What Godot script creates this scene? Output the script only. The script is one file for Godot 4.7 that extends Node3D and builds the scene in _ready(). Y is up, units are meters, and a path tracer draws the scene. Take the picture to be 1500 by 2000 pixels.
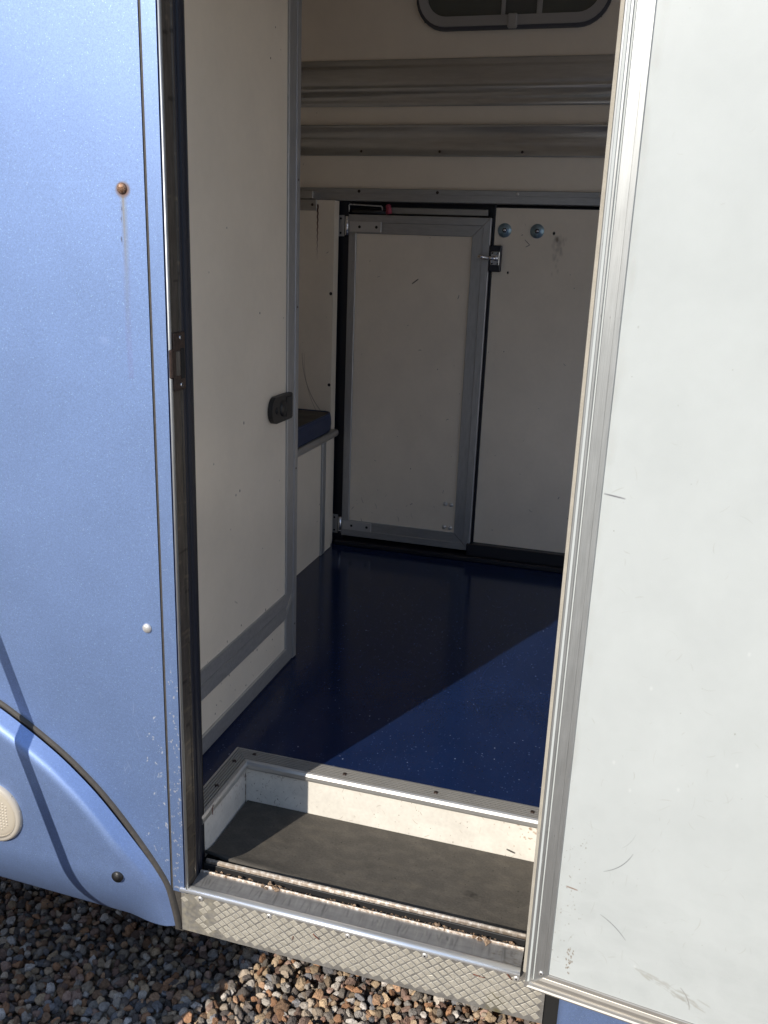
extends Node3D
# A horse lorry's side doorway in full sun: blue side panel, step, blue floor, cream interior, white door swung open.

var M := {}
var taken := {}
var rng := RandomNumberGenerator.new()
var to_srgb := PackedByteArray()

# ---------------------------------------------------------------- names and tags
func numbered(parent: Node, called: String) -> String:
	var key := str(parent.get_instance_id()) + called
	var n: int = taken.get(key, 0)
	taken[key] = n + 1
	return called if n == 0 else "%s_%03d" % [called, n]

func part(parent: Node, called: String, st: SurfaceTool, mat: Material, label := "", kind := "") -> MeshInstance3D:
	var o := MeshInstance3D.new()
	o.name = numbered(parent, called)
	st.generate_normals()
	o.mesh = st.commit()
	o.material_override = mat
	if label: o.set_meta("label", label)
	if kind: o.set_meta("kind", kind)
	parent.add_child(o, true)
	return o

func same(parent: Node, called: String, mesh: Mesh, mat: Material, at: Vector3, rot := Basis()) -> MeshInstance3D:
	var o := MeshInstance3D.new()
	o.name = numbered(parent, called)
	o.mesh = mesh
	o.material_override = mat
	o.transform = Transform3D(rot, at)
	parent.add_child(o, true)
	return o

func tag(o: Node, label: String, category: String, group := "", kind := "") -> void:
	o.set_meta("label", label)
	o.set_meta("category", category)
	if group: o.set_meta("group", group)
	if kind: o.set_meta("kind", kind)

# ---------------------------------------------------------------- mesh helpers
func mb(smooth := false) -> SurfaceTool:
	var st := SurfaceTool.new()
	st.begin(Mesh.PRIMITIVE_TRIANGLES)
	st.set_smooth_group(0 if smooth else -1)
	return st

func poly(st: SurfaceTool, pts: Array, out: Vector3) -> void:
	var n := Vector3.ZERO
	for i in pts.size():
		n += (pts[i] - pts[0]).cross(pts[(i + 1) % pts.size()] - pts[0])
	var flip := n.dot(out) > 0.0
	for i in range(1, pts.size() - 1):
		st.set_uv(Vector2(0.5, 0.5))
		st.add_vertex(pts[0])
		st.add_vertex(pts[i + 1] if flip else pts[i])
		st.add_vertex(pts[i] if flip else pts[i + 1])

func uvpoly(st: SurfaceTool, pts: Array, uvs: Array, out: Vector3) -> void:
	var n := Vector3.ZERO
	for i in pts.size():
		n += (pts[i] - pts[0]).cross(pts[(i + 1) % pts.size()] - pts[0])
	var flip := n.dot(out) > 0.0
	for i in range(1, pts.size() - 1):
		for k in ([0, i + 1, i] if flip else [0, i, i + 1]):
			st.set_uv(uvs[k])
			st.add_vertex(pts[k])

func bx(st: SurfaceTool, lo: Vector3, hi: Vector3, b := 0.0) -> void:
	var c := (lo + hi) / 2
	var h := (hi - lo) / 2
	b = minf(b, minf(h.x, minf(h.y, h.z)) * 0.9)
	var at := func(s: Vector3, axis: int) -> Vector3:
		var e := h - Vector3(b, b, b)
		e[axis] = h[axis]
		return c + e * s
	for a in 3:
		for s in [-1.0, 1.0]:
			var u := (a + 1) % 3
			var v := (a + 2) % 3
			var q := []
			for k in [[-1, -1], [1, -1], [1, 1], [-1, 1]]:
				var g := Vector3.ZERO
				g[a] = s; g[u] = k[0]; g[v] = k[1]
				q.append(at.call(g, a))
			var o := Vector3.ZERO
			o[a] = s
			poly(st, q, o)
	if b <= 0.0: return
	for a in 3:
		var u := (a + 1) % 3
		var v := (a + 2) % 3
		for su in [-1.0, 1.0]:
			for sv in [-1.0, 1.0]:
				var g := Vector3.ZERO
				g[u] = su; g[v] = sv
				var o := g
				var g0 := g
				g0[a] = -1
				var g1 := g
				g1[a] = 1
				poly(st, [at.call(g0, u), at.call(g1, u), at.call(g1, v), at.call(g0, v)], o)
	for sx in [-1.0, 1.0]:
		for sy in [-1.0, 1.0]:
			for sz in [-1.0, 1.0]:
				var g := Vector3(sx, sy, sz)
				poly(st, [at.call(g, 0), at.call(g, 1), at.call(g, 2)], g)

# closed profile (u, v) swept along w from t0 to t1; m0 and m1 slant the ends along u (mitres)
func ext(st: SurfaceTool, prof: Array, o: Vector3, u: Vector3, v: Vector3, w: Vector3, t0: float, t1: float, m0 := 0.0, m1 := 0.0) -> void:
	var pl := PackedVector2Array(prof)
	var cw := Geometry2D.is_polygon_clockwise(pl)
	var at := func(p: Vector2, far: bool) -> Vector3:
		return o + u * p.x + v * p.y + w * ((t1 + m1 * p.x) if far else (t0 + m0 * p.x))
	for i in pl.size():
		var a := pl[i]
		var b := pl[(i + 1) % pl.size()]
		var e := b - a
		if e.length() < 1e-7: continue
		var n := Vector2(-e.y, e.x) if cw else Vector2(e.y, -e.x)
		poly(st, [at.call(a, false), at.call(b, false), at.call(b, true), at.call(a, true)], u * n.x + v * n.y)
	var tri := Geometry2D.triangulate_polygon(pl)
	for k in range(0, tri.size(), 3):
		poly(st, [at.call(pl[tri[k]], false), at.call(pl[tri[k + 1]], false), at.call(pl[tri[k + 2]], false)], -w)
		poly(st, [at.call(pl[tri[k]], true), at.call(pl[tri[k + 1]], true), at.call(pl[tri[k + 2]], true)], w)

func side_axes(n: Vector3) -> Array:
	var u := n.cross(Vector3.UP if absf(n.y) < 0.9 else Vector3.RIGHT).normalized()
	return [u, n.cross(u).normalized()]

func cyl(st: SurfaceTool, a: Vector3, b: Vector3, r0: float, r1: float, n := 16, caps := true) -> void:
	var d := (b - a).normalized()
	var ax := side_axes(d)
	for i in n:
		var p0 := TAU * i / n
		var p1 := TAU * (i + 1) / n
		var e0: Vector3 = ax[0] * cos(p0) + ax[1] * sin(p0)
		var e1: Vector3 = ax[0] * cos(p1) + ax[1] * sin(p1)
		poly(st, [a + e0 * r0, a + e1 * r0, b + e1 * r1, b + e0 * r1], e0 + e1 + d * (r0 - r1) * 0.01)
		if caps:
			poly(st, [a, a + e0 * r0, a + e1 * r0], -d)
			poly(st, [b, b + e0 * r1, b + e1 * r1], d)

func dome(st: SurfaceTool, c: Vector3, nrm: Vector3, r: float, h: float, n := 14, rings := 5) -> void:
	var ax := side_axes(nrm)
	var at := func(i: int, k: int) -> Vector3:
		var q := PI / 2 * k / rings
		var e: Vector3 = ax[0] * cos(TAU * (i % n) / n) + ax[1] * sin(TAU * (i % n) / n)
		return c + e * r * cos(q) + nrm * h * sin(q)
	for i in n:
		for k in rings:
			var a: Vector3 = at.call(i, k)
			var q := [a, at.call(i + 1, k), at.call(i + 1, k + 1)]
			if k < rings - 1: q.append(at.call(i, k + 1))
			poly(st, q, (a - c) + nrm * h * 0.3)

func tube(st: SurfaceTool, pts: Array, r: float, n := 8, taper := 1.0) -> void:
	for i in pts.size() - 1:
		var f0 := lerpf(1.0, taper, float(i) / (pts.size() - 1))
		var f1 := lerpf(1.0, taper, float(i + 1) / (pts.size() - 1))
		cyl(st, pts[i], pts[i + 1], r * f0, r * f1, n, i == 0 or i == pts.size() - 2)
		if i: dome(st, pts[i], (pts[i] - pts[i - 1]).normalized(), r * f0, r * f0, n, 3)

func plane_z(st: SurfaceTool, x0: float, x1: float, y0: float, y1: float, z: float) -> void:
	uvpoly(st, [Vector3(x0, y0, z), Vector3(x1, y0, z), Vector3(x1, y1, z), Vector3(x0, y1, z)], [Vector2(0, 1), Vector2(1, 1), Vector2(1, 0), Vector2(0, 0)], Vector3(0, 0, 1))

# ---------------------------------------------------------------- textures
func noise_bytes(w: int, h: int, freq: float, sd: int, sx := 1, sy := 1, oct := 4) -> PackedByteArray:
	var n := FastNoiseLite.new()
	n.seed = sd
	n.frequency = freq
	n.noise_type = FastNoiseLite.TYPE_SIMPLEX_SMOOTH
	n.fractal_octaves = oct
	var im := n.get_seamless_image(maxi(w / sx, 4), maxi(h / sy, 4)) if sx == 1 and sy == 1 else n.get_image(maxi(w / sx, 4), maxi(h / sy, 4))
	im.convert(Image.FORMAT_L8)
	if sx > 1 or sy > 1: im.resize(w, h, Image.INTERPOLATE_CUBIC)
	return im.get_data()

# linear base colour times (1 + sum of noise layers [freq, amp, sx, sy]), grain, and a tint that the first layer mixes in
func paint(w: int, h: int, base: Color, layers: Array, grain: float, sd: int, tint := Color(0, 0, 0, 0), sparkle := 0.0) -> Image:
	var ns := []
	for k in layers.size():
		ns.append(noise_bytes(w, h, layers[k][0], sd + k * 17, layers[k][2] if layers[k].size() > 2 else 1, layers[k][3] if layers[k].size() > 3 else 1))
	var data := PackedByteArray()
	data.resize(w * h * 3)
	var r := RandomNumberGenerator.new()
	r.seed = sd
	var n0: PackedByteArray = ns[0] if ns.size() else PackedByteArray()
	var n1: PackedByteArray = ns[1] if ns.size() > 1 else n0
	var a0: float = layers[0][1] if layers.size() else 0.0
	var a1: float = layers[1][1] if layers.size() > 1 else 0.0
	var rnd := PackedFloat32Array()
	rnd.resize(8192)
	for i in 8192: rnd[i] = r.randf()
	var o := r.randi() % 8192
	for i in w * h:
		o = (o * 73 + 41 + (i >> 9)) & 8191
		var g := rnd[o]
		var f := 1.0 + a0 * (n0[i] - 128) / 128.0 + a1 * (n1[i] - 128) / 128.0 + grain * (g - 0.5)
		if g > 1.0 - sparkle: f += 1.6
		var t := tint.a * clampf((n0[i] - 110) / 80.0, 0.0, 1.0)
		data[i * 3] = to_srgb[clampi(int((base.r + (tint.r - base.r) * t) * f * 4095.0), 0, 4095)]
		data[i * 3 + 1] = to_srgb[clampi(int((base.g + (tint.g - base.g) * t) * f * 4095.0), 0, 4095)]
		data[i * 3 + 2] = to_srgb[clampi(int((base.b + (tint.b - base.b) * t) * f * 4095.0), 0, 4095)]
	return Image.create_from_data(w, h, false, Image.FORMAT_RGB8, data)

func blot(im: Image, x: float, y: float, rx: float, ry: float, c: Color, a: float, hard := 1.0) -> void:
	for j in range(maxi(0, int(y - ry - 1)), mini(im.get_height(), int(y + ry + 2))):
		for i in range(maxi(0, int(x - rx - 1)), mini(im.get_width(), int(x + rx + 2))):
			var d := Vector2((i - x) / maxf(rx, 0.5), (j - y) / maxf(ry, 0.5)).length()
			var k := clampf((1.0 - d) * hard + 0.25 * float(hard > 1.0), 0.0, 1.0) * a
			if k > 0.0: im.set_pixel(i, j, im.get_pixel(i, j).lerp(c, k))

func line(im: Image, p: Vector2, q: Vector2, r: float, c: Color, a: float, bow := 0.0) -> void:
	var n := maxi(2, int(p.distance_to(q)))
	var side := (q - p).orthogonal() * bow
	for i in n + 1:
		var t := float(i) / n
		var e := p.lerp(q, t) + side * 4.0 * t * (1.0 - t)
		blot(im, e.x, e.y, r, r, c, a * (0.4 + 0.6 * sin(PI * t)), 1.5)

func scuffs(im: Image, area: Rect2, n: int, length: float, c: Color, a: float, upright := 0.0) -> void:
	for i in n:
		var p := area.position + Vector2(rng.randf() * area.size.x, rng.randf() * area.size.y)
		var ang := rng.randf() * TAU if rng.randf() > upright else PI / 2 + rng.randfn(0, 0.25)
		var l := length * rng.randf_range(0.1, 1.0)
		line(im, p, p + Vector2.from_angle(ang) * l, rng.randf_range(0.5, 1.1), c, a * rng.randf_range(0.3, 1.0), rng.randf_range(-0.15, 0.15))

func specks(im: Image, area: Rect2, n: int, r: float, c: Color, a: float) -> void:
	for i in n:
		var p := area.position + Vector2(rng.randf() * area.size.x, rng.randf() * area.size.y)
		var s := r * rng.randf_range(0.4, 1.0)
		blot(im, p.x, p.y, s, s * rng.randf_range(0.6, 1.6), c, a * rng.randf_range(0.4, 1.0), 2.0)

# ---------------------------------------------------------------- materials
func lin(r: float, g: float, b: float) -> Color:
	return Color(r, g, b).linear_to_srgb()

func mat(called: String, c: Color, rough: float, metal := 0.0, tex: Image = null, tri := Vector3.ZERO) -> StandardMaterial3D:
	var m := StandardMaterial3D.new()
	m.resource_name = called
	m.albedo_color = c
	m.roughness = rough
	m.metallic = metal
	if tex:
		m.albedo_texture = ImageTexture.create_from_image(tex)
		if tri != Vector3.ZERO:
			m.uv1_triplanar = true
			m.uv1_world_triplanar = true
			m.uv1_scale = tri
		else:
			m.texture_repeat = false
	M[called] = m
	return m

func relief(m: StandardMaterial3D, tex: Texture2D, cm: float) -> void:
	m.heightmap_enabled = true
	m.heightmap_texture = tex
	m.heightmap_scale = cm

func gray_tex(w: int, h: int, freq: float, sd: int, sx := 1, sy := 1) -> ImageTexture:
	return ImageTexture.create_from_image(Image.create_from_data(w, h, false, Image.FORMAT_L8, noise_bytes(w, h, freq, sd, sx, sy)))

const PANEL_X0 := -1.62
const PANEL_X1 := -0.780
const PANEL_Y0 := 0.29
const PANEL_Y1 := 2.05

func panel_px(x: float, y: float) -> Vector2:
	return Vector2((x - PANEL_X0) / (PANEL_X1 - PANEL_X0) * 1024.0, (PANEL_Y1 - y) / (PANEL_Y1 - PANEL_Y0) * 2048.0)

func make_materials() -> void:
	to_srgb.resize(4096)
	for i in 4096: to_srgb[i] = int(round(Color(i / 4095.0, 0, 0).linear_to_srgb().r * 255.0))
	var blue := Color(0.196, 0.298, 0.555)
	# --- side panel: flake, rust run below the upper bolt, faint runs, a ding, knocks near the door
	var im := paint(1024, 2048, blue, [[0.004, 0.05], [0.15, 0.10]], 0.34, 3, Color(0, 0, 0, 0), 0.004)
	for i in 26:
		var q := panel_px(rng.randf_range(-1.6, -0.79), rng.randf_range(0.5, 1.6))
		line(im, q, q + Vector2(rng.randf_range(-3, 3), rng.randf_range(60, 320)), 1.6, Color(0.55, 0.62, 0.82), 0.10)
	var b := panel_px(-0.8195, 1.70)
	for i in 340:
		var t := i / 340.0
		blot(im, b.x + sin(t * 7.0) * 1.5, b.y + i, 10.0 - 3.0 * t, 3.0, Color(0.56, 0.52, 0.42), 0.13 * pow(1.0 - t, 1.3), 1.0)
		if t < 0.4: blot(im, b.x - 0.5, b.y + i, 3.0, 2.0, Color(0.58, 0.42, 0.20), 0.18 * (1.0 - t / 0.4), 1.0)
	blot(im, b.x, b.y - 12, 16, 14, Color(0.42, 0.24, 0.12), 0.85, 1.6)
	for k in [[-6, 40], [-8, 75], [-7, 78], [-4, 22]]: blot(im, b.x + k[0], b.y + k[1], 1.2, 5, Color(0.25, 0.27, 0.33), 0.7, 1.5)
	var dg := panel_px(-0.868, 1.47)
	blot(im, dg.x, dg.y, 16, 12, Color(0.62, 0.70, 0.88), 0.35, 1.0)
	for i in 26:
		var q := panel_px(-0.785 - absf(rng.randfn(0, 0.025)), clampf(rng.randfn(0.62, 0.12), 0.40, 0.95))
		chip(im, q)
	for i in 22:
		var q := panel_px(rng.randf_range(-0.95, -0.79), clampf(rng.randfn(0.6, 0.15), 0.40, 1.0))
		line(im, q, q + Vector2(rng.randf_range(-14, 22), rng.randf_range(-10, 34)), 0.7, Color(0.75, 0.80, 0.92), 0.55)
	specks(im, Rect2(0, 0, 1024, 2048), 220, 1.6, Color(0.80, 0.85, 0.95), 0.5)
	scuffs(im, Rect2(0, 900, 1024, 1100), 40, 60, Color(0.66, 0.72, 0.86), 0.25)
	var m := mat("blue_paint", Color.WHITE, 0.56, 0.72, im)
	coat(m)
	var tile := paint(512, 512, Color(0.225, 0.335, 0.625), [[0.02, 0.05], [0.2, 0.10]], 0.34, 8, Color(0, 0, 0, 0), 0.004)
	specks(tile, Rect2(0, 0, 512, 512), 40, 1.3, Color(0.78, 0.83, 0.95), 0.7)
	scuffs(tile, Rect2(0, 0, 512, 512), 10, 40, Color(0.66, 0.72, 0.86), 0.3)
	m = mat("blue_skirt", Color.WHITE, 0.52, 0.70, tile, Vector3(2.3, 2.3, 2.3))
	coat(m)
	# --- door post trim, chipped where hands and boots knock it
	im = paint(64, 2048, blue, [[0.01, 0.05], [0.2, 0.10]], 0.34, 12, Color(0, 0, 0, 0), 0.004)
	for i in 80:
		var y := 2048.0 * (1.0 - clampf(0.11 + rng.randfn(0.0, 0.09), 0.005, 0.9))
		var x := 64.0 - absf(rng.randfn(0, 26)) if rng.randf() < 0.6 else rng.randf() * 64.0
		for k in rng.randi_range(1, 3): blot(im, x + rng.randfn(0, 4), y + rng.randfn(0, 2), rng.randf_range(1.2, 6.0), rng.randf_range(0.7, 2.6), Color(0.84, 0.84, 0.86), rng.randf_range(0.5, 1.0), 2.0)
	for i in 34:
		var q := Vector2(rng.randf() * 64.0, 2048.0 * (1.0 - absf(rng.randfn(0.0, 0.2))))
		line(im, q, q + Vector2(rng.randf_range(-30, 30), rng.randf_range(-14, 14)), 0.7, Color(0.76, 0.80, 0.90), 0.6)
	m = mat("blue_trim", Color.WHITE, 0.52, 0.72, im)
	coat(m)
	mat("blue_dark", lin(0.02, 0.035, 0.13), 0.35, 0.3)
	# --- white door skin
	im = paint(768, 2048, Color(0.465, 0.495, 0.497), [[0.005, 0.035], [0.03, 0.014]], 0.02, 21)
	var grime := Color(0.62, 0.62, 0.60)
	scuffs(im, Rect2(0, 1000, 768, 1040), 120, 26, grime, 0.35)
	scuffs(im, Rect2(0, 1500, 300, 500), 60, 30, grime, 0.4, 0.5)
	scuffs(im, Rect2(0, 300, 768, 800), 16, 14, grime, 0.35)
	specks(im, Rect2(0, 700, 768, 1348), 60, 1.6, Color(0.50, 0.50, 0.48), 0.6)
	for i in 14: blot(im, rng.randf() * 768, 1100 + rng.randf() * 900, 4, 6, Color(0.82, 0.83, 0.83), 0.5, 1.0)
	specks(im, Rect2(0, 1700, 60, 320), 60, 1.6, Color(0.45, 0.42, 0.38), 0.6)
	var ink := Color(0.38, 0.39, 0.40)
	line(im, Vector2(90, 1776), Vector2(140, 1722), 0.9, ink, 0.7, -0.10)
	line(im, Vector2(118, 1716), Vector2(140, 1680), 0.6, ink, 0.3, -0.08)
	line(im, Vector2(94, 1872), Vector2(148, 1912), 0.9, ink, 0.7, 0.06)
	line(im, Vector2(262, 1978), Vector2(284, 2020), 1.2, Color(0.55, 0.55, 0.54), 0.8, 0.1)
	line(im, Vector2(22, 1832), Vector2(44, 1834), 1.6, Color(0.52, 0.44, 0.40), 0.8)
	line(im, Vector2(10, 1052), Vector2(46, 1056), 1.5, Color(0.40, 0.40, 0.42), 0.6)
	for i in 46:
		var q := Vector2(rng.randf_range(170, 300), 1968.0)
		q.y += (q.x - 170.0) * 0.3 + rng.randfn(0, 5)
		line(im, q, q + Vector2(rng.randf_range(6, 26), rng.randf_range(2, 9)), rng.randf_range(0.8, 2.4), Color(0.62, 0.62, 0.60), 0.2)
	for i in 30:
		var q := Vector2(44 + rng.randfn(0, 4), rng.randf_range(1960, 2030))
		blot(im, q.x, q.y, 1.2, 2.4, Color(0.42, 0.36, 0.30), 0.6, 2.0)
	for i in 150:
		var q := Vector2(rng.randf() * 768, 2048.0 - absf(rng.randfn(0, 160)))
		blot(im, q.x, q.y, rng.randf_range(14, 60), rng.randf_range(8, 30), Color(0.66, 0.66, 0.63), 0.030, 1.0)
	for i in 90: blot(im, absf(rng.randfn(0, 12)), rng.randf() * 2048, 8, rng.randf_range(10, 60), Color(0.62, 0.61, 0.58), 0.07, 1.0)
	m = mat("white_door", Color.WHITE, 0.32, 0.0, im)
	# --- cream lining
	im = paint(512, 512, Color(0.88, 0.78, 0.64), [[0.008, 0.035], [0.05, 0.012]], 0.015, 30)
	specks(im, Rect2(0, 0, 512, 512), 8, 1.2, Color(0.25, 0.22, 0.2), 0.6)
	mat("cream", Color.WHITE, 0.22, 0.0, im, Vector3(0.9, 0.9, 0.9))
	im = paint(512, 1024, Color(0.88, 0.78, 0.64), [[0.006, 0.04], [0.05, 0.015]], 0.015, 33)
	specks(im, Rect2(0, 0, 512, 1024), 22, 1.7, Color(0.18, 0.16, 0.15), 0.85)
	specks(im, Rect2(0, 880, 512, 130), 70, 1.8, Color(0.26, 0.22, 0.18), 0.75)
	scuffs(im, Rect2(0, 820, 512, 200), 34, 16, Color(0.38, 0.33, 0.28), 0.4)
	mat("cream_locker", Color.WHITE, 0.24, 0.0, im)
	im = paint(512, 1024, Color(0.88, 0.78, 0.64), [[0.006, 0.04], [0.05, 0.015]], 0.015, 36)
	scuffs(im, Rect2(0, 0, 512, 1024), 16, 12, Color(0.18, 0.16, 0.15), 0.8)
	scuffs(im, Rect2(0, 860, 300, 120), 14, 22, Color(0.30, 0.26, 0.23), 0.6)
	line(im, Vector2(240, 190), Vector2(262, 176), 1.6, Color(0.12, 0.11, 0.1), 0.9)
	specks(im, Rect2(0, 0, 512, 1024), 14, 1.6, Color(0.16, 0.14, 0.13), 0.85)
	mat("cream_hatch", Color.WHITE, 0.24, 0.0, im)
	im = paint(1024, 1024, Color(0.88, 0.78, 0.64), [[0.006, 0.04], [0.05, 0.015]], 0.015, 39)
	scuffs(im, Rect2(40, 40, 420, 900), 16, 14, Color(0.16, 0.14, 0.13), 0.8)
	specks(im, Rect2(0, 0, 1024, 1024), 26, 2.0, Color(0.14, 0.12, 0.11), 0.9)
	for i in 60: blot(im, 200 + rng.randfn(0, 9), 74 + absf(rng.randfn(0, 34)), 5, 9, Color(0.40, 0.35, 0.30), 0.12, 1.0)
	blot(im, 184, 66, 4, 5, Color(0.08, 0.07, 0.06), 0.95, 2.0)
	for k in [[96, 86, 112, 100], [112, 100, 100, 106], [84, 74, 88, 72]]: line(im, Vector2(k[0], k[1]), Vector2(k[2], k[3]), 1.0, Color(0.2, 0.17, 0.15), 0.6)
	blot(im, 50, 180, 3, 4, Color(0.06, 0.05, 0.05), 0.95, 2.0)
	mat("cream_wall", Color.WHITE, 0.24, 0.0, im)
	im = paint(512, 1024, Color(0.88, 0.78, 0.64), [[0.006, 0.04], [0.05, 0.015]], 0.015, 42)
	scuffs(im, Rect2(180, 80, 320, 600), 7, 10, Color(0.3, 0.26, 0.23), 0.6)
	for i in 60:
		var t := i / 60.0
		blot(im, 446.0 + sin(i * 0.9), 14.0 + 150.0 * t, 3.5 - 2.4 * t, 4, Color(0.20, 0.06, 0.03), 0.65 * (1.0 - t), 1.5)
	line(im, Vector2(390, 430), Vector2(486, 610), 1.6, Color(0.62, 0.56, 0.50), 0.5, -0.12)
	line(im, Vector2(399, 430), Vector2(492, 640), 1.2, Color(0.62, 0.56, 0.50), 0.4, -0.12)
	mat("cream_seat_wall", Color.WHITE, 0.26, 0.0, im)
	# --- floor
	im = paint(1024, 1024, Color(0.0062, 0.0160, 0.060), [[0.006, 0.12], [0.2, 0.10]], 0.25, 50)
	specks(im, Rect2(0, 0, 1024, 1024), 2800, 1.5, Color(0.34, 0.40, 0.56), 0.8)
	specks(im, Rect2(0, 0, 1024, 1024), 2200, 1.0, Color(0.01, 0.015, 0.05), 0.8)
	specks(im, Rect2(0, 0, 1024, 1024), 420, 1.8, Color(0.62, 0.66, 0.74), 0.9)
	scuffs(im, Rect2(0, 0, 1024, 1024), 46, 110, Color(0.22, 0.26, 0.38), 0.25)
	for i in 30: blot(im, rng.randf() * 1024, rng.randf() * 1024, rng.randf_range(8, 30), rng.randf_range(6, 20), Color(0.20, 0.21, 0.26), 0.10, 1.0)
	m = mat("floor_vinyl", Color.WHITE, 0.15, 0.0, im, Vector3(0.9, 0.9, 0.9))
	m.metallic_specular = 0.38
	# --- step mat
	im = paint(1024, 512, Color(0.064, 0.058, 0.050), [[0.012, 0.10], [0.09, 0.20]], 0.35, 60, Color(0.095, 0.085, 0.071, 0.35))
	specks(im, Rect2(0, 0, 1024, 512), 150, 2.2, Color(0.45, 0.41, 0.35), 0.55)
	specks(im, Rect2(0, 0, 1024, 512), 90, 3.0, Color(0.08, 0.07, 0.06), 0.8)
	specks(im, Rect2(0, 0, 1024, 512), 900, 1.6, Color(0.50, 0.46, 0.40), 0.4)
	for i in 70: blot(im, rng.randf() * 1024, rng.randf() * 512, rng.randf_range(15, 60), rng.randf_range(10, 40), Color(0.47, 0.43, 0.36) if i % 3 else Color(0.14, 0.13, 0.12), 0.10, 1.0)
	scuffs(im, Rect2(0, 0, 1024, 512), 90, 60, Color(0.45, 0.41, 0.36), 0.22)
	for k in 30: blot(im, 830 + rng.randfn(0, 14), 330 + rng.randfn(0, 14), 10, 8, Color(0.10, 0.09, 0.085), 0.25, 1.0)
	for k in 26: blot(im, 150 + rng.randfn(0, 10), 150 + k * 8.0, 9, 12, Color(0.40, 0.35, 0.28), 0.10, 1.0)
	m = mat("rubber_mat", Color.WHITE, 0.78, 0.0, im)
	relief(m, gray_tex(256, 128, 0.2, 61), 0.05)
	# --- risers
	im = paint(1024, 128, Color(0.70, 0.67, 0.61), [[0.008, 0.08], [0.06, 0.06]], 0.03, 70)
	scuffs(im, Rect2(0, 10, 1024, 110), 60, 26, Color(0.48, 0.42, 0.35), 0.4)
	specks(im, Rect2(0, 0, 170, 128), 14, 2.4, Color(0.25, 0.2, 0.17), 0.7)
	scuffs(im, Rect2(0, 0, 200, 128), 30, 22, Color(0.28, 0.22, 0.18), 0.6)
	specks(im, Rect2(0, 0, 1024, 128), 70, 1.6, Color(0.30, 0.23, 0.17), 0.8)
	for i in 90:
		var q := Vector2(1024.0 - absf(rng.randfn(0, 70)), absf(rng.randfn(0, 28)))
		blot(im, q.x, q.y, rng.randf_range(1, 5), rng.randf_range(1, 4), Color(0.42, 0.26, 0.14), 0.35, 1.2)
	for i in 60: blot(im, rng.randf() * 1024, absf(rng.randfn(0, 5)), rng.randf_range(3, 14), 3, Color(0.40, 0.30, 0.20), 0.28, 1.0)
	line(im, Vector2(880, 96), Vector2(905, 102), 2.4, Color(0.25, 0.24, 0.23), 0.9)
	mat("riser_white", Color.WHITE, 0.45, 0.0, im)
	im = paint(512, 128, Color(0.72, 0.69, 0.64), [[0.01, 0.08], [0.06, 0.06]], 0.03, 74)
	for i in 120:
		var q := Vector2(absf(rng.randfn(0, 90)) if rng.randf() < 0.6 else rng.randf() * 512, absf(rng.randfn(0, 34)))
		blot(im, q.x, q.y, rng.randf_range(2, 9), rng.randf_range(2, 7), Color(0.40, 0.31, 0.25), 0.22, 1.0)
	for i in 40: blot(im, 0, rng.randf() * 128, 12, 5, Color(0.22, 0.13, 0.09), 0.6, 1.0)
	mat("riser_return", Color.WHITE, 0.45, 0.0, im)
	# --- aluminium: one streak picture, laid along x, y or z
	var streak := paint(512, 512, Color(0.66, 0.66, 0.66), [[0.02, 0.10], [0.25, 0.13, 16, 1]], 0.05, 80)
	scuffs(streak, Rect2(0, 0, 512, 512), 30, 60, Color(0.95, 0.95, 0.95), 0.35)
	specks(streak, Rect2(0, 0, 512, 512), 40, 1.6, Color(0.45, 0.43, 0.40), 0.5)
	for k in [["alu_x", Vector3(1.6, 9, 9), lin(0.62, 0.615, 0.61), 0.40, 0.55], ["alu_dull_x", Vector3(1.6, 9, 9), lin(0.62, 0.6, 0.57), 0.5, 0.75], ["rail_alu", Vector3(1.1, 7, 7), lin(0.86, 0.85, 0.83), 0.28, 0.55]]:
		mat(k[0], k[2], k[3], k[4], streak, k[1])
	var streak_y: Image = streak.duplicate()
	streak_y.rotate_90(CLOCKWISE)
	mat("alu_y", lin(0.62, 0.62, 0.625), 0.40, 0.55, streak_y, Vector3(7, 1.6, 7))
	mat("alu_z", lin(0.66, 0.65, 0.64), 0.40, 0.5, streak_y, Vector3(7, 7, 1.6))
	mat("nosing_x", lin(0.80, 0.79, 0.77), 0.38, 0.75, streak, Vector3(1.6, 9, 9))
	mat("nosing_z", lin(0.80, 0.79, 0.77), 0.38, 0.75, streak_y, Vector3(7, 7, 1.6))
	mat("alu_bright", lin(0.90, 0.92, 0.94), 0.34, 0.8)
	mat("alu_plain", lin(0.60, 0.59, 0.58), 0.40, 0.55)
	mat("frame_door_y", lin(0.70, 0.72, 0.72), 0.46, 0.85, streak_y, Vector3(6, 1.2, 6))
	mat("frame_door_x", lin(0.66, 0.63, 0.58), 0.5, 0.7, streak, Vector3(1.2, 6, 6))
	im = paint(512, 128, Color(0.36, 0.36, 0.365), [[0.02, 0.12], [0.08, 0.12, 1, 16]], 0.06, 90)
	for i in 150:
		var x := rng.randf() * 512
		line(im, Vector2(x, rng.randf_range(0, 40)), Vector2(x + rng.randf_range(-4, 4), rng.randf_range(60, 128)), rng.randf_range(0.6, 2.0), Color(0.80, 0.80, 0.78) if rng.randf() < 0.55 else Color(0.35, 0.35, 0.35), 0.11)
	for i in 40: blot(im, 512 - absf(rng.randfn(0, 26)), rng.randf() * 128, 4, 7, Color(0.42, 0.38, 0.32), 0.3, 1.0)
	mat("sill_tread", Color.WHITE, 0.42, 0.7, im)
	im = paint(512, 512, Color(0.42, 0.34, 0.27), [[0.03, 0.3], [0.12, 0.4]], 0.4, 94, Color(0.70, 0.66, 0.61, 1.0))
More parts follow.
